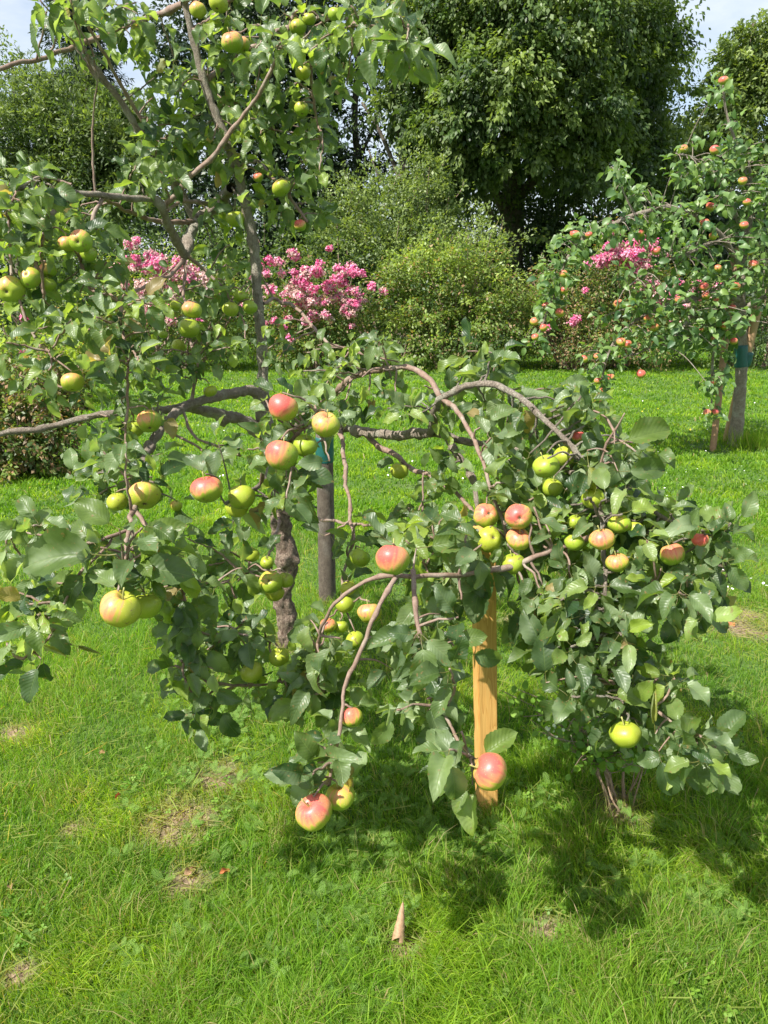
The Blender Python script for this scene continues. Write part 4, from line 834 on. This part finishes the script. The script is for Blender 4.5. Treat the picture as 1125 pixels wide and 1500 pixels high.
# big broadleaf tree, centre right
gtree('broadleaf_tree', 'huge broadleaf tree filling the centre sky with dark hollow below', 'tree', 21, 760,
    ([(752, 430, 21), (750, 300, 21), (745, 180, 21), (735, 40, 21), (730, -150, 21)], 34, 16),
    [([(748, 330, 21), (700, 230, 20), (660, 190, 19.5), (620, 160, 19)], 14, 5), ([(748, 300, 21), (820, 220, 20.5), (880, 150, 20)], 16, 5), ([(735, 120, 21), (690, 40, 20), (640, -30, 20)], 14, 5), ([(720, 320, 20), (690, 210, 18.6), (720, 170, 18)], 9, 4)],
    [B(700, 20, 18, 90, 70, 120), B(800, 40, 17.5, 100, 80, 150), B(900, 60, 18.5, 80, 80, 120), B(640, 60, 18, 60, 60, 60), B(740, 120, 17, 80, 55, 90), B(850, 150, 17.5, 80, 60, 100), B(930, 130, 19, 60, 70, 90), B(670, 170, 17.2, 60, 45, 55), B(690, 235, 17.5, 50, 40, 40), B(770, 210, 17.5, 60, 40, 45), B(920, 220, 19, 70, 60, 80), B(640, 130, 18, 50, 50, 40), B(845, 235, 18, 60, 40, 45),
     B(760, 120, 21.5, 180, 120, 200), B(880, 90, 21.5, 110, 110, 120), B(740, 290, 22, 130, 80, 130), B(850, 310, 22, 130, 80, 130), B(800, 390, 22, 150, 50, 80), B(800, -120, 19, 240, 110, 240), B(650, -80, 19, 120, 80, 110), B(965, 240, 21, 55, 60, 60), B(950, 60, 19.5, 45, 60, 60)],
    .115, 80, M_TREE, 31, young=.22, clump=.20, droop=.75)
# slender two-stemmed ash to the left of it
gtree('ash_tree', 'slender ash tree with pale grey stems left of the huge tree', 'tree', 19, 590,
    ([(590, 420, 19), (588, 330, 19), (592, 240, 19), (580, 150, 19), (575, 50, 19), (580, -80, 19)], 16, 9),
    [([(600, 420, 19), (610, 300, 19), (625, 180, 19), (640, 60, 19), (650, -60, 19)], 22, 12), ([(585, 260, 19), (555, 190, 19), (530, 150, 19)], 6, 3), ([(588, 300, 19), (560, 270, 19), (540, 220, 19)], 4, 2), ([(625, 180, 19), (680, 140, 18.5), (700, 110, 18)], 7, 3)],
    [B(620, 80, 19, 65, 70, 80), B(640, 240, 18.5, 45, 70, 60), B(600, 170, 18.6, 40, 60, 40), B(610, 300, 18.4, 50, 50, 40), B(570, 20, 19, 50, 40, 40), B(650, 30, 19, 60, 50, 36), B(720, 130, 17.5, 70, 50, 40), B(560, 310, 18.5, 32, 45, 16), B(640, 190, 18, 40, 40, 20)],
    .14, 50, M_WILLOW, 32, young=.15, clump=.24, droop=.7)
# dark evergreens behind the near tree
gtree('evergreen_tree', 'tall very dark evergreen tree behind the near tree\'s leader', 'tree', 23, 400,
    ([(400, 420, 23), (398, 200, 23), (395, 0, 23), (395, -150, 23)], 26, 12), [],
    [B(370, 100, 23, 110, 140, 260), B(430, 260, 22.5, 80, 130, 220), B(400, -60, 23, 110, 110, 140), B(300, 60, 23, 75, 110, 130), B(330, 300, 22.5, 90, 100, 130), B(480, 330, 22, 50, 90, 90), B(455, 120, 23, 45, 90, 70)],
    .13, 60, M_DARK, 33, young=.12, clump=.17)
gtree('holly_tree', 'dark leafy tree with sky gaps between evergreen and ash stems', 'tree', 24, 525,
    ([(525, 430, 24), (528, 300, 24), (520, 180, 24), (525, 60, 24)], 12, 6), [([(527, 290, 24), (500, 230, 24), (485, 180, 24)], 6, 3), ([(522, 240, 24), (545, 190, 24), (560, 140, 24)], 6, 3), ([(527, 330, 24), (545, 290, 24), (565, 250, 24)], 5, 3)],
    [B(520, 300, 24, 60, 70, 60), B(500, 200, 24, 50, 50, 20), B(545, 220, 24, 45, 50, 16), B(520, 380, 23, 70, 60, 90), B(540, 110, 24, 50, 40, 20)],
    .13, 46, M_DARK, 34, young=.1, clump=.25)
# left side
gtree('willow_tree', 'olive green fine leaved willow behind the hedge at far left', 'tree', 20, 120,
    ([(125, 440, 20), (120, 300, 20), (130, 180, 20), (125, 100, 20)], 16, 6), [([(122, 320, 20), (70, 230, 20), (40, 160, 20)], 8, 3), ([(125, 280, 20), (170, 200, 20), (190, 150, 20)], 8, 3)],
    [B(120, 200, 20, 75, 68, 210), B(50, 210, 20, 65, 80, 190), B(160, 250, 19.5, 70, 80, 190), B(70, 320, 19.5, 90, 70, 160), B(-40, 230, 20, 70, 110, 90), B(180, 195, 20, 40, 50, 70)],
    .12, 75, M_WILLOW, 35, T=NAR * (1, 1.6, 1), young=.22, clump=.16, droop=.1)
gtree('poplar_tree', 'airy pale poplar showing sky through it at the left edge', 'tree', 24, 20,
    ([(20, 430, 24), (22, 200, 24), (18, 90, 24)], 8, 3), [([(22, 220, 24), (50, 160, 24), (60, 100, 24)], 4, 2)],
    [B(20, 110, 24, 45, 55, 55), B(60, 140, 24, 45, 50, 50), B(-20, 170, 24, 45, 80, 60), B(10, 210, 24, 50, 60, 60)],
    .13, 26, M_WILLOW, 36, T=NAR * (1, 1.8, 1), young=.2, clump=.22, droop=.0)
# conifer: layered drooping sprays
def conifer(px, Y, toppx, botpx, wpx, label, seed):
    q = np.random.default_rng(seed); g = PY(px, 520, Y); root = thing('conifer_tree', (g.x, Y, 0), label, 'conifer tree')
    top = PY(px, toppx, Y); bz = PY(px, botpx, Y).z; mb = MB(); C_ = np.array([(g.x, Y, z) for z in np.linspace(-.1, top.z, 30)]); tube(mb, C_, np.linspace(.2, .02, 30), 8, .1, 4)
    cm = MB(); W = wpx / 2 / FPX * Y; Pp, D = [], []
    for k in range(230):
        t = q.random() ** .8; z = top.z - t * (top.z - bz); ln = W * (.12 + .88 * t) * (.75 + .4 * q.random()); th = q.random() * 6.283
        d = np.array((math.cos(th), math.sin(th), -.18)); s0 = np.array((g.x, Y, z)); c_, r_ = catmull([s0, s0 + d * ln * .5 + (0, 0, -.02), s0 + d * ln + (0, 0, .12 * ln)], [.03, .02, .006], .3); tube(mb, c_, r_, 5)
        m_ = int(30 + 90 * ln)
        for _ in range(m_):
            s = q.random() ** .7; p = s0 + d * ln * s + (0, 0, -.04 * s + .12 * ln * max(0, s - .5)) + q.normal(size=3) * (.10, .10, .07); Pp.append(p); D.append(d + q.normal(size=3) * .7 + (0, 0, -.35))
    Pp = np.array(Pp); D = np.array(D); m_ = len(Pp)
    cm.add(*place(NAR, DIAF, np.zeros((4, 2)), frames(D, q.normal(size=(m_, 3)) * .5 + (0, 0, 1)), .13 + .1 * q.random(m_), Pp, np.stack([q.random(m_), q.random(m_) * .2, np.zeros(m_), np.ones(m_)], 1)))
    part(mb, 'trunk', M_TRUNKBG, root); part(cm, 'crown', M_DARK, root)
conifer(158, 25, -90, 330, 230, 'dark spiky conifer rising behind the willow at upper left', 41)
# right side
gtree('birch_tree', 'pale sunlit yellow green tree at the upper right corner', 'tree', 22, 1110,
    ([(1110, 440, 22), (1105, 250, 22), (1100, 100, 22), (1105, 30, 22)], 12, 5), [([(1105, 240, 22), (1070, 160, 22), (1060, 110, 22)], 6, 3)],
    [B(1105, 90, 22, 50, 60, 110), B(1070, 150, 22, 45, 50, 70), B(1130, 170, 22, 70, 80, 120), B(1060, 210, 22, 40, 45, 60), B(1160, 70, 22, 60, 70, 90), B(1010, 215, 24, 40, 40, 36), B(1080, 280, 22, 90, 60, 100)],
    .12, 60, M_WILLOW, 37, young=.45, clump=.2, droop=.4)
gtree('yew_tree', 'low dark yew closing the gap below the pale birch', 'tree', 22, 1010,
    ([(1010, 440, 22), (1010, 340, 22), (1012, 280, 22)], 12, 6), [],
    [B(980, 330, 21.5, 90, 80, 110), B(1080, 380, 21, 90, 70, 100), B(900, 400, 21, 80, 60, 80), B(1180, 350, 22, 90, 90, 70), B(790, 400, 20.5, 110, 60, 100)],
    .13, 60, M_DARK, 38, young=.2, clump=.18)

gtree('hawthorn_tree', 'low dark tree mass between the ash stems and the rose bushes', 'tree', 26, 560,
    ([(560, 480, 26), (560, 380, 26)], 12, 8), [], [B(x_, 410, 26, 80, 60, 80) for x_ in (-60, 40, 140, 240, 340, 440, 540, 640)] + [B(x_, 420, 26, 80, 50, 70) for x_ in (740, 840, 940, 1040, 1140)], .16, 60, M_DARK, 39, young=.2, clump=.2)
# shrubs along the lawn edge
PET = np.array([(0, 0, 0), (.5, .42, .15), (1, 0, .1), (.5, -.42, .15)])
def flower_clusters(root, spots, Y, seed, faded=.3):
    q = np.random.default_rng(seed)
    for (px, py, rp_, fd) in spots:
        c = PY(px, py, Y + q.normal() * .1); R0 = rp_ / FPX * Y; n = int(30 + 26 * rp_ / 4); u = q.normal(size=(n, 3)); u /= np.linalg.norm(u, axis=1)[:, None]
        off = u * (q.random(n) ** .6 * 1.2)[:, None] * R0 * np.array((1, .8, .8)); k = 4
        Pp = np.repeat(np.array(c) + off, k, 0); D = q.normal(size=(n * k, 3)); N = np.repeat(u, k, 0) + (0, -.3, .5)
        fl = q.random(n) < fd; c0 = np.where(fl[:, None], np.array((.66, .44, .38)), np.array((.80, .14, .34))) * (1 + .25 * q.normal(size=(n, 1))); c0 = np.where((q.random(n) < .4)[:, None], c0 * .5 + np.array((.42, .30, .34)), c0); c0 = np.clip(c0, .02, .9)
        C = np.concatenate([np.repeat(c0, k, 0), np.ones((n * k, 1))], 1); mb = MB(); mb.add(*place(PET, DIAF, np.zeros((4, 2)), frames(D, N), .024 + .016 * q.random(n * k), Pp, C))
        part(mb, 'flower_cluster', M_PETAL, root)
def shrub(name, label, cat, Y, px, blobs, leaf, per, mat, seed, stems=7, T=DIA, flowers=None, group=None, **kw):
    g = PY(px, 525, Y); root = thing(name, (g.x, Y, 0), label, cat, group); q = np.random.default_rng(seed + 500); mb = MB()
    for k in range(stems):
        b = blobs[q.integers(len(blobs))]; t = b[0] + Vector((q.normal() * b[1] * .4, q.normal() * b[2] * .4, b[3] * .5)); s = Vector((g.x + (t.x - g.x) * .4, Y + q.normal() * .1, -.05)); m_ = (s + t) / 2 + Vector((q.normal() * .1, q.normal() * .1, .1))
        c_, r_ = catmull([Vector((g.x + q.normal() * .02, Y, -.05)), s + Vector((0, 0, .12)), m_, t], [.03, .025, .018, .006], .1); tube(mb, c_, r_, 6, .1, 8)
    mb2 = mb; cm = MB(); blobs_foliage(cm, [(c_, a_, b_, d_, int(n_ * .8)) for c_, a_, b_, d_, n_ in blobs], leaf, per, seed, T, **kw)
    sg = MB(); sf = MB()
    for k in range(int(6 * len(blobs))):
        b = blobs[q.integers(len(blobs))]; u = q.normal(size=3); u[2] = abs(u[2]) + .3; u[1] -= .3; u /= np.linalg.norm(u); s0 = np.array(b[0]) + u * (b[1], b[2], b[3]) * .8; ln = (.25 + .35 * q.random()) * min(b[1], b[3])
        e_ = s0 + (u * .6 + (0, 0, .6) + q.normal(size=3) * .25) * ln; c_, r_ = catmull([s0, (s0 + e_) / 2 + q.normal(size=3) * .03, e_], [.008, .006, .003], .05); tube(sg, c_, r_, 5)
        m_ = int(34 * ln / .3); pp = c_[q.integers(0, len(c_), m_)] + q.normal(size=(m_, 3)) * .02; sf.add(*place(T, DIAF, np.zeros((4, 2)), frames(q.normal(size=(m_, 3)) + (0, 0, .3), q.normal(size=(m_, 3)) * .5 + (0, -.3, .8)), leaf * (.8 + .6 * q.random(m_)), pp, np.stack([q.random(m_), np.clip(kw.get('young', .2) * 1.3 + .2 * q.normal(size=m_), 0, 1), np.zeros(m_), np.ones(m_)], 1)))
    for V_, F_, U_, K_ in zip(sg.V, sg.F, sg.U, sg.C): mb2.add(V_, F_ - F_.min(), U_, K_)
    for V_, F_, U_, K_ in zip(sf.V, sf.F, sf.U, sf.C): cm.add(V_, F_ - F_.min(), U_, K_)
    part(mb2, 'stems', M_TWIG, root); part(cm, 'foliage', mat, root)
    if flowers: flower_clusters(root, *flowers)
    return root
q = np.random.default_rng(77)
def fsp(n, cx, cy, sx, sy, r0, fd): return [(cx + q.normal() * sx, cy + q.normal() * sy, r0 * (.6 + .7 * q.random()), min(1, max(0, fd + q.normal() * .2))) for _ in range(n)]
YS = 14.0
shrub('rose_bush', 'bright pink flowering rose bush just right of the near trunk', 'rose bush', YS, 465,
    [B(470, 450, YS, 70, 50, 90), B(430, 480, YS, 50, 45, 60), B(510, 480, YS, 50, 45, 60), B(470, 505, YS, 85, 28, 60)], .055, 60, M_SHRUB, 51, stems=10, young=.1, clump=.3, dry=.22,
    flowers=(fsp(28, 478, 402, 38, 17, 7, .15) + fsp(40, 440, 440, 40, 24, 6, .7) + fsp(18, 505, 450, 24, 20, 5, .5) + [(545, 420, 6, 0), (413, 478, 6, 0), (425, 495, 5, 0), (483, 363, 4, 0), (520, 400, 7, 0), (402, 470, 5, .1)], YS - .75, 61))
shrub('rose_bush', 'faded pink rose bush left of the near trunk behind branches', 'rose bush', YS, 240,
    [B(230, 440, YS, 85, 60, 110), B(170, 470, YS, 60, 50, 70), B(300, 470, YS, 60, 50, 70), B(350, 440, YS + .4, 50, 60, 60)], .055, 60, M_SHRUB, 52, stems=10, young=.2, clump=.3, dry=.15,
    flowers=(fsp(22, 235, 385, 26, 14, 8, .35) + fsp(22, 240, 415, 38, 14, 8, .75) + fsp(12, 225, 455, 20, 16, 6, .6) + [(180, 380, 7, .1), (200, 352, 5, 0), (30, 515, 5, .1), (35, 465, 5, 0), (292, 470, 6, .3), (215, 460, 6, 0), (390, 400, 6, .3)], YS - .8, 62))
shrub('rose_bush', 'pink rose bush behind the right apple tree', 'rose bush', YS + .3, 905,
    [B(905, 420, YS + .3, 75, 60, 110), B(960, 450, YS + .3, 60, 55, 80), B(850, 450, YS + .3, 55, 55, 70), B(910, 490, YS + .3, 110, 35, 80)], .055, 60, M_SHRUB, 53, stems=10, young=.12, clump=.3, dry=.3,
    flowers=(fsp(30, 918, 366, 22, 18, 8, .15) + fsp(12, 885, 380, 18, 6, 6, .2) + fsp(22, 985, 430, 26, 14, 7, .5) + fsp(6, 970, 372, 14, 10, 6, .8) + [(805, 480, 5, 0), (840, 472, 7, 0), (845, 468, 6, 0), (858, 425, 4, 0), (945, 355, 5, .1)], YS - .5, 63))
shrub('garden_shrub', 'rounded yellow green shrub between the two rose bushes', 'shrub', YS + .2, 660,
    [B(610, 430, YS + .2, 65, 62, 120), B(690, 430, YS, 70, 60, 130), B(650, 400, YS + .4, 60, 40, 70), B(740, 470, YS, 50, 48, 80), B(640, 490, YS, 100, 38, 100), B(720, 500, YS - .1, 75, 26, 60)], .06, 70, M_SHRUB, 54, stems=12, young=.26, clump=.22, dry=.12)
shrub('garden_shrub', 'tall loose light green shrub rising behind the rounded shrub', 'shrub', YS + 2, 580,
    [B(560, 330, YS + 2, 80, 65, 130), B(630, 310, YS + 2, 50, 60, 70), B(510, 350, YS + 2, 55, 55, 70), B(600, 380, YS + 1.6, 120, 45, 110), B(700, 370, YS + 1.6, 60, 45, 50), B(640, 262, YS + 2, 20, 30, 12)], .065, 64, M_WILLOW, 55, stems=14, young=.4, clump=.24, droop=-.1)
shrub('garden_shrub', 'brown tinged shrub with thin stems under the right rose bush', 'shrub', YS + .1, 850,
    [B(800, 480, YS + .1, 45, 50, 60), B(860, 500, YS, 60, 34, 70), B(940, 505, YS, 60, 30, 60), B(790, 430, YS + .6, 35, 40, 40)], .05, 56, M_SHRUB, 56, stems=20, young=.05, clump=.3, dry=.45)
shrub('garden_shrub', 'dark green hedge shrub at the right edge behind pale stake', 'shrub', YS + .5, 1110,
    [B(1050, 470, YS + .6, 70, 50, 80), B(1120, 460, YS + .5, 60, 70, 90), B(1190, 440, YS + .5, 80, 90, 80)], .06, 60, M_TREE, 57, stems=10, young=.15, clump=.24)
shrub('garden_shrub', 'dark green shrub row behind the left rose bush', 'shrub', YS + 2, 150,
    [B(60, 420, YS + 2, 100, 80, 120), B(180, 410, YS + 2.2, 90, 70, 90), B(-60, 420, YS + 2, 90, 90, 70), B(300, 400, YS + 2.4, 90, 80, 90), B(400, 420, YS + 2.4, 70, 80, 70)], .075, 56, M_TREE, 58, stems=10, young=.12, clump=.24)
shrub('berry_bush', 'low bush with reddish and yellow leaves at the left edge', 'bush', 6.6, 40,
    [B(20, 570, 6.6, 80, 45, 90), B(70, 620, 6.4, 48, 50, 70), B(-30, 640, 6.4, 90, 60, 90), B(20, 660, 6.3, 75, 40, 80), B(90, 560, 6.9, 40, 25, 30)], .045, 60, M_SHRUB, 59, stems=24, young=.12, clump=.2, dry=.38)
shrub('garden_shrub', 'yellowish low shrub behind the left berry bush', 'shrub', 10, 60,
    [B(40, 520, 10, 80, 30, 70), B(130, 525, 10, 60, 24, 50), B(-40, 510, 10, 80, 50, 50)], .05, 60, M_SHRUB, 60, stems=12, young=.6, clump=.26, dry=.1)

# ------------------------------------------------------------------ the right apple tree
RY = 7.45
g = ground(1078, 647); t2 = thing('apple_tree', (g.x, RY, 0), 'smaller apple tree at right with slim trunk and many small orange red apples', 'apple tree')
mb = MB(); seq = [(1077, 655, 24), (1078, 635, 20), (1082, 600, 17), (1085, 560, 16), (1086, 520, 16), (1086, 480, 15), (1084, 440, 14), (1088, 400, 13), (1094, 350, 12), (1098, 300, 9), (1099, 262, 5), (1097, 235, 2)]
pts = [PY(a, b, RY) for a, b, _ in seq]; pts[0].z = -.05; C_, r_ = catmull(pts, [w_ / 2 / FPX * RY for _, _, w_ in seq], .03); tube(mb, C_, r_, 16, .16, 14); part(mb, 'trunk', M_BARK, t2)
B2 = []
def br2(*seq, s=7, e=3):
    pts = [PY(a, b, y) for a, b, y in seq]; n = len(pts); C_, r_ = catmull(pts, [(s + (e - s) * k / (n - 1)) / 2 / FPX * RY for k in range(n)], .04); B2.append((C_, r_))
br2((1086, 455, RY), (1110, 440, RY - .1), (1140, 430, RY - .1), (1190, 440, RY - .2), s=9, e=4)
br2((1088, 400, RY), (1060, 350, 7.3), (1020, 320, 7.1), (980, 305, 7.0), (930, 315, 6.9), (895, 330, 6.9), (860, 345, 6.9), (830, 380, 6.9), (812, 430, 6.9), (795, 475, 6.9), (782, 505, 6.9), s=9, e=2)
br2((930, 315, 6.9), (915, 285, 6.9), (900, 250, 6.9), s=3, e=1.5)
br2((1086, 440, RY), (1050, 430, 7.2), (1010, 440, 7.0), (970, 450, 6.9), (930, 470, 6.8), (900, 500, 6.8), (885, 540, 6.8), (878, 590, 6.8), s=8, e=2)
br2((1085, 470, RY), (1060, 480, 7.1), (1045, 520, 7.0), (1043, 570, 7.0), (1042, 610, 7.0), s=6, e=2)
br2((1094, 350, RY), (1060, 280, 7.3), (1020, 235, 7.2), (990, 225, 7.1), s=7, e=2)
br2((1098, 290, RY), (1085, 230, 7.4), (1065, 170, 7.4), (1058, 115, 7.4), s=6, e=2)
br2((1096, 320, RY), (1130, 270, 7.4), (1160, 220, 7.3), s=7, e=3); br2((1088, 400, RY), (1130, 380, 7.1), (1180, 390, 7.0), s=7, e=3)
br2((1060, 350, 7.3), (1010, 370, 6.9), (960, 390, 6.8), (920, 420, 6.8), s=5, e=2); br2((1020, 440, 7.0), (1000, 480, 6.9), (960, 505, 6.8), (930, 520, 6.8), s=5, e=2)
A2 = np.concatenate([b[0] for b in B2]); I2 = np.concatenate([np.full(len(b[0]), i) for i, b in enumerate(B2)]); T2 = [MB() for _ in B2]; L2 = [MB() for _ in B2]
MT = [leaf_template(80 + s, .3, .5 + .3 * s, .05, 0, .30, nv=5, nu=2, serr=0) for s in range(4)]
C2 = [(1085,200,40,28,7.4,13),(1020,235,48,30,7.2,18),(1065,290,62,45,7.3,32),(960,300,45,26,7.0,13),(985,340,62,34,7.0,24),(915,330,45,24,6.9,15),(860,340,38,14,6.9,10),(835,365,26,24,6.9,10),(818,405,24,30,6.9,12),(803,450,16,34,6.9,11),(785,492,10,16,6.9,4),(905,245,14,10,6.9,4),(912,272,16,14,6.9,5),(1000,390,50,44,6.95,22),(1085,385,45,52,7.2,26),(940,420,38,34,6.8,13),(925,462,42,28,6.8,14),(965,500,50,24,6.8,16),(890,515,36,22,6.8,10),(880,560,16,34,6.8,8),(1000,470,44,36,6.9,18),(1055,450,44,44,7.0,24),(1052,500,30,28,7.0,13),(1045,560,16,30,7.0,8),(1040,610,12,14,7.0,4),(1150,300,50,90,7.3,40),(1160,430,50,60,7.1,24),(1060,150,14,26,7.4,6),(1058,120,8,8,7.4,3),(1110,250,30,40,7.2,10)]
for (cx, cy, rx, ry, dep, n) in C2:
    for k in range(int(n * 1.1)):
        an = rng.random() * 6.28; rr = math.sqrt(rng.random()); p = np.array(PY(cx + rx * rr * math.cos(an), cy + ry * rr * math.sin(an), dep + rng.normal() * .22))
        d = np.linalg.norm(A2 - p, axis=1); j = int(np.argmin(d)); bi = I2[j]; q_ = A2[j]
        if d[j] > .02: c_, r_ = catmull([q_, (q_ + p) / 2 + (0, 0, .1 * d[j]), p], [.005, .004, .003], .06); tube(T2[bi], c_, r_, 5)
        m_ = rng.integers(5, 9); D = rnd(m_) + (0, 0, .15) + (p - q_) * .8; D[:, 2] -= .3
        y = np.clip(rng.normal(size=m_) * .2 + .2, 0, 1)
        add_leaves(L2[bi], p + rng.normal(size=(m_, 3)) * .03, D, np.array((-.1, -.4, .8)) + rng.normal(size=(m_, 3)) * .4, .06 + .035 * rng.random(m_), np.stack([rng.random(m_), y, np.zeros(m_), np.ones(m_)], 1), T=MT)
for i, (C_, r_) in enumerate(B2):
    mb = MB(); tube(mb, C_, r_, 8, .1, 20)
    for V_, F_, U_, K_ in zip(T2[i].V, T2[i].F, T2[i].U, T2[i].C): mb.add(V_, F_ - F_.min(), U_, K_)
    o = part(mb, 'branch', M_BARK, t2)
    if L2[i].n: L2[i].build('foliage', M_APPLE_LEAF2, o)
AR = [(1002,218),(1047,220),(1060,118),(1088,265),(1094,296),(1041,303),(1032,326),(1045,346),(863,344),(842,343),(825,402),(827,425),(799,447),(820,458),(783,471),(796,480),(784,494),(906,445),(937,342),(961,368),(994,439),(910,501),(919,504),(856,526),(875,522),(939,548),(894,553),(876,558),(1052,393),(1031,420),(1034,433),(1050,442),(1073,451),(1062,477),(1024,483),(1047,497),(1099,369),(1104,387),(885,571),(866,593),(881,588),(1042,560),(1036,605),(1047,604),(1075,500),(950,466),(925,448),(1090,330),(1063,440),(958,480),(1078,420)]
for k, (x, y) in enumerate(AR):
    d = 11 + (k * 7 % 4); dep = (6.75 if x < 1000 else 6.95)
    o = make_apple(t2, PY(x, y, dep), d / 2 / FPX * dep, .7 + .5 * ((k * 5) % 7) / 7, 'down', 900 + k, 14, 10, sub=False, ripe=.7)
# stakes and tie at the right tree
ring_post(1064, 640, 1110, 450, 7.65, 11, 14, M_PALEWOOD, 'tree_stake', 'slanting pale round stake tied to the right apple tree trunk', 'stake', Y1=7.4)
ring_post(1046, 645, 1078, 365, 7.2, 9, 11, M_BROWNWOOD, 'tree_stake', 'thin leaning brown stake left of the right apple tree trunk', 'stake', Y1=7.45)
mb = MB(); C_ = np.array([np.array(PY(1085.5, y, RY)) for y in np.linspace(537, 506, 8)]); tube(mb, C_, np.full(8, 9.4 / FPX * RY), 16, .08, 30)
C_ = np.array([np.array(PY(a, b, 7.46)) for a, b in ((1091.5, 538), (1096, 517))]); C_ = np.array([C_[0] + (C_[1] - C_[0]) * k / 6 for k in range(7)]); tube(mb, C_, np.array([4, 6.5, 7.4, 7.6, 7.8, 7.8, 7.8]) / FPX * 7.4, 14, .08, 30)
tag(mb.build('tree_tie', M_TIE), 'teal green tie wrapped round right trunk and its pale stake', 'tree tie')
# tuft of long grass at the foot of the right trunk
q = np.random.default_rng(90); n = 700; gg = ground(1062, 640); x = gg.x + q.normal(size=n) * .13; y = RY - .05 + q.normal(size=n) * .12
TVg = np.array([(0, -.012, 0), (0, .012, 0), (.5, .009, .05), (.5, -.009, .05), (1, .001, -.05), (1, -.001, -.05)]); TFg = np.array([(0, 1, 2, 3), (3, 2, 4, 5)])
D = q.normal(size=(n, 3)) * (.35, .35, .1) + (0, 0, 1); mb = MB(); mb.add(*place(TVg, TFg, np.zeros((6, 2)), frames(D, q.normal(size=(n, 3))), .08 + .17 * q.random(n), np.stack([x, y, np.zeros(n)], 1), np.stack([q.random(n), q.random(n) * .5, (q.random(n) < .12) * .7, np.ones(n)], 1)))
tag(mb.build('grass_tuft', M_GRASS), 'uncut tuft of long grass round the foot of the right tree', 'grass', kind='stuff')

# ------------------------------------------------------------------ snowberry bush under the right clump
g = ground(905, 1183); sb = thing('snowberry_bush', (g.x, g.y, 0), 'small woody bush with white berries under the hanging right branches', 'bush')
q = np.random.default_rng(95); SP = []
for k, (tx, ty, bx, w_) in enumerate([(862, 1085, 898, 6), (885, 1085, 905, 7), (905, 1090, 908, 5), (920, 1075, 917, 6), (945, 1100, 922, 4), (870, 1120, 896, 5), (850, 1060, 900, 4), (835, 1030, 895, 4), (895, 1040, 906, 5), (880, 1110, 902, 4), (930, 1120, 914, 3), (955, 1060, 920, 3)]):
    s = ground(bx, 1180); s.z = -.02; s.y = g.y + q.normal() * .03; t_ = PY(tx, ty, g.y + q.normal() * .06); m_ = s.lerp(t_, .5) + Vector((q.normal() * .012, q.normal() * .02, 0))
    k4 = w_ * .9 / 2 / FPX * 2.5; C_, r_ = catmull([s, s.lerp(m_, .5) + Vector((q.normal() * .006, 0, 0)), m_, t_], [k4, k4 * .85, k4 * .7, k4 * .4], .015); mb = MB(); tube(mb, C_, r_, 8, .3, 50); part(mb, 'stem', M_STEM, sb); SP.append(C_)
SP = np.concatenate(SP); mb = MB(); cand = SP[SP[:, 2] > .17]
ST = [leaf_template(70 + s, .2, .3, .03, 0, .36, nv=5, nu=2, serr=0) for s in range(3)]
tw = MB(); LP_ = []
for k in range(150):
    p = cand[q.integers(len(cand))]; e = p + np.array((q.normal() * .09 - .03, q.normal() * .07, .03 + abs(q.normal()) * .05)); c_, r_ = catmull([p, (p + e) / 2 + q.normal(size=3) * .01, e], [.0018, .0014, .001], .02); tube(tw, c_, r_, 5); LP_ += [c_[i] for i in range(0, len(c_))]
part(tw, 'twigs', M_TWIG, sb); LP_ = np.array(LP_); Pp = LP_[q.integers(0, len(LP_), 900)]; m_ = len(Pp)
add_leaves(mb, Pp, rnd(m_) + (0, 0, .1), np.array((-.1, -.3, .9)) + q.normal(size=(m_, 3)) * .4, .016 + .016 * q.random(m_), np.stack([q.random(m_), q.random(m_) * .6, np.zeros(m_), np.ones(m_)], 1), T=ST); part(mb, 'foliage', M_WEED, sb)
def ball(mb, c, r):
    V = [(c[0] + r * math.sin(t) * math.cos(f), c[1] + r * math.sin(t) * math.sin(f), c[2] + r * math.cos(t)) for t in np.linspace(.05, 3.09, 7) for f in np.arange(8) / 8 * 6.283]
    mb.add(np.array(V), [(j * 8 + i, (j + 1) * 8 + i, (j + 1) * 8 + (i + 1) % 8, j * 8 + (i + 1) % 8) for j in range(6) for i in range(8)])
for (bx, by, nb) in ((808, 1071, 10), (800, 1038, 4), (870, 1078, 3), (820, 1050, 4)):
    mb = MB(); c = PY(bx, by, g.y - .05)
    for _ in range(nb): ball(mb, np.array(c) + q.normal(size=3) * .014, .0045 + .002 * q.random())
    part(mb, 'berries', M_BERRY, sb)
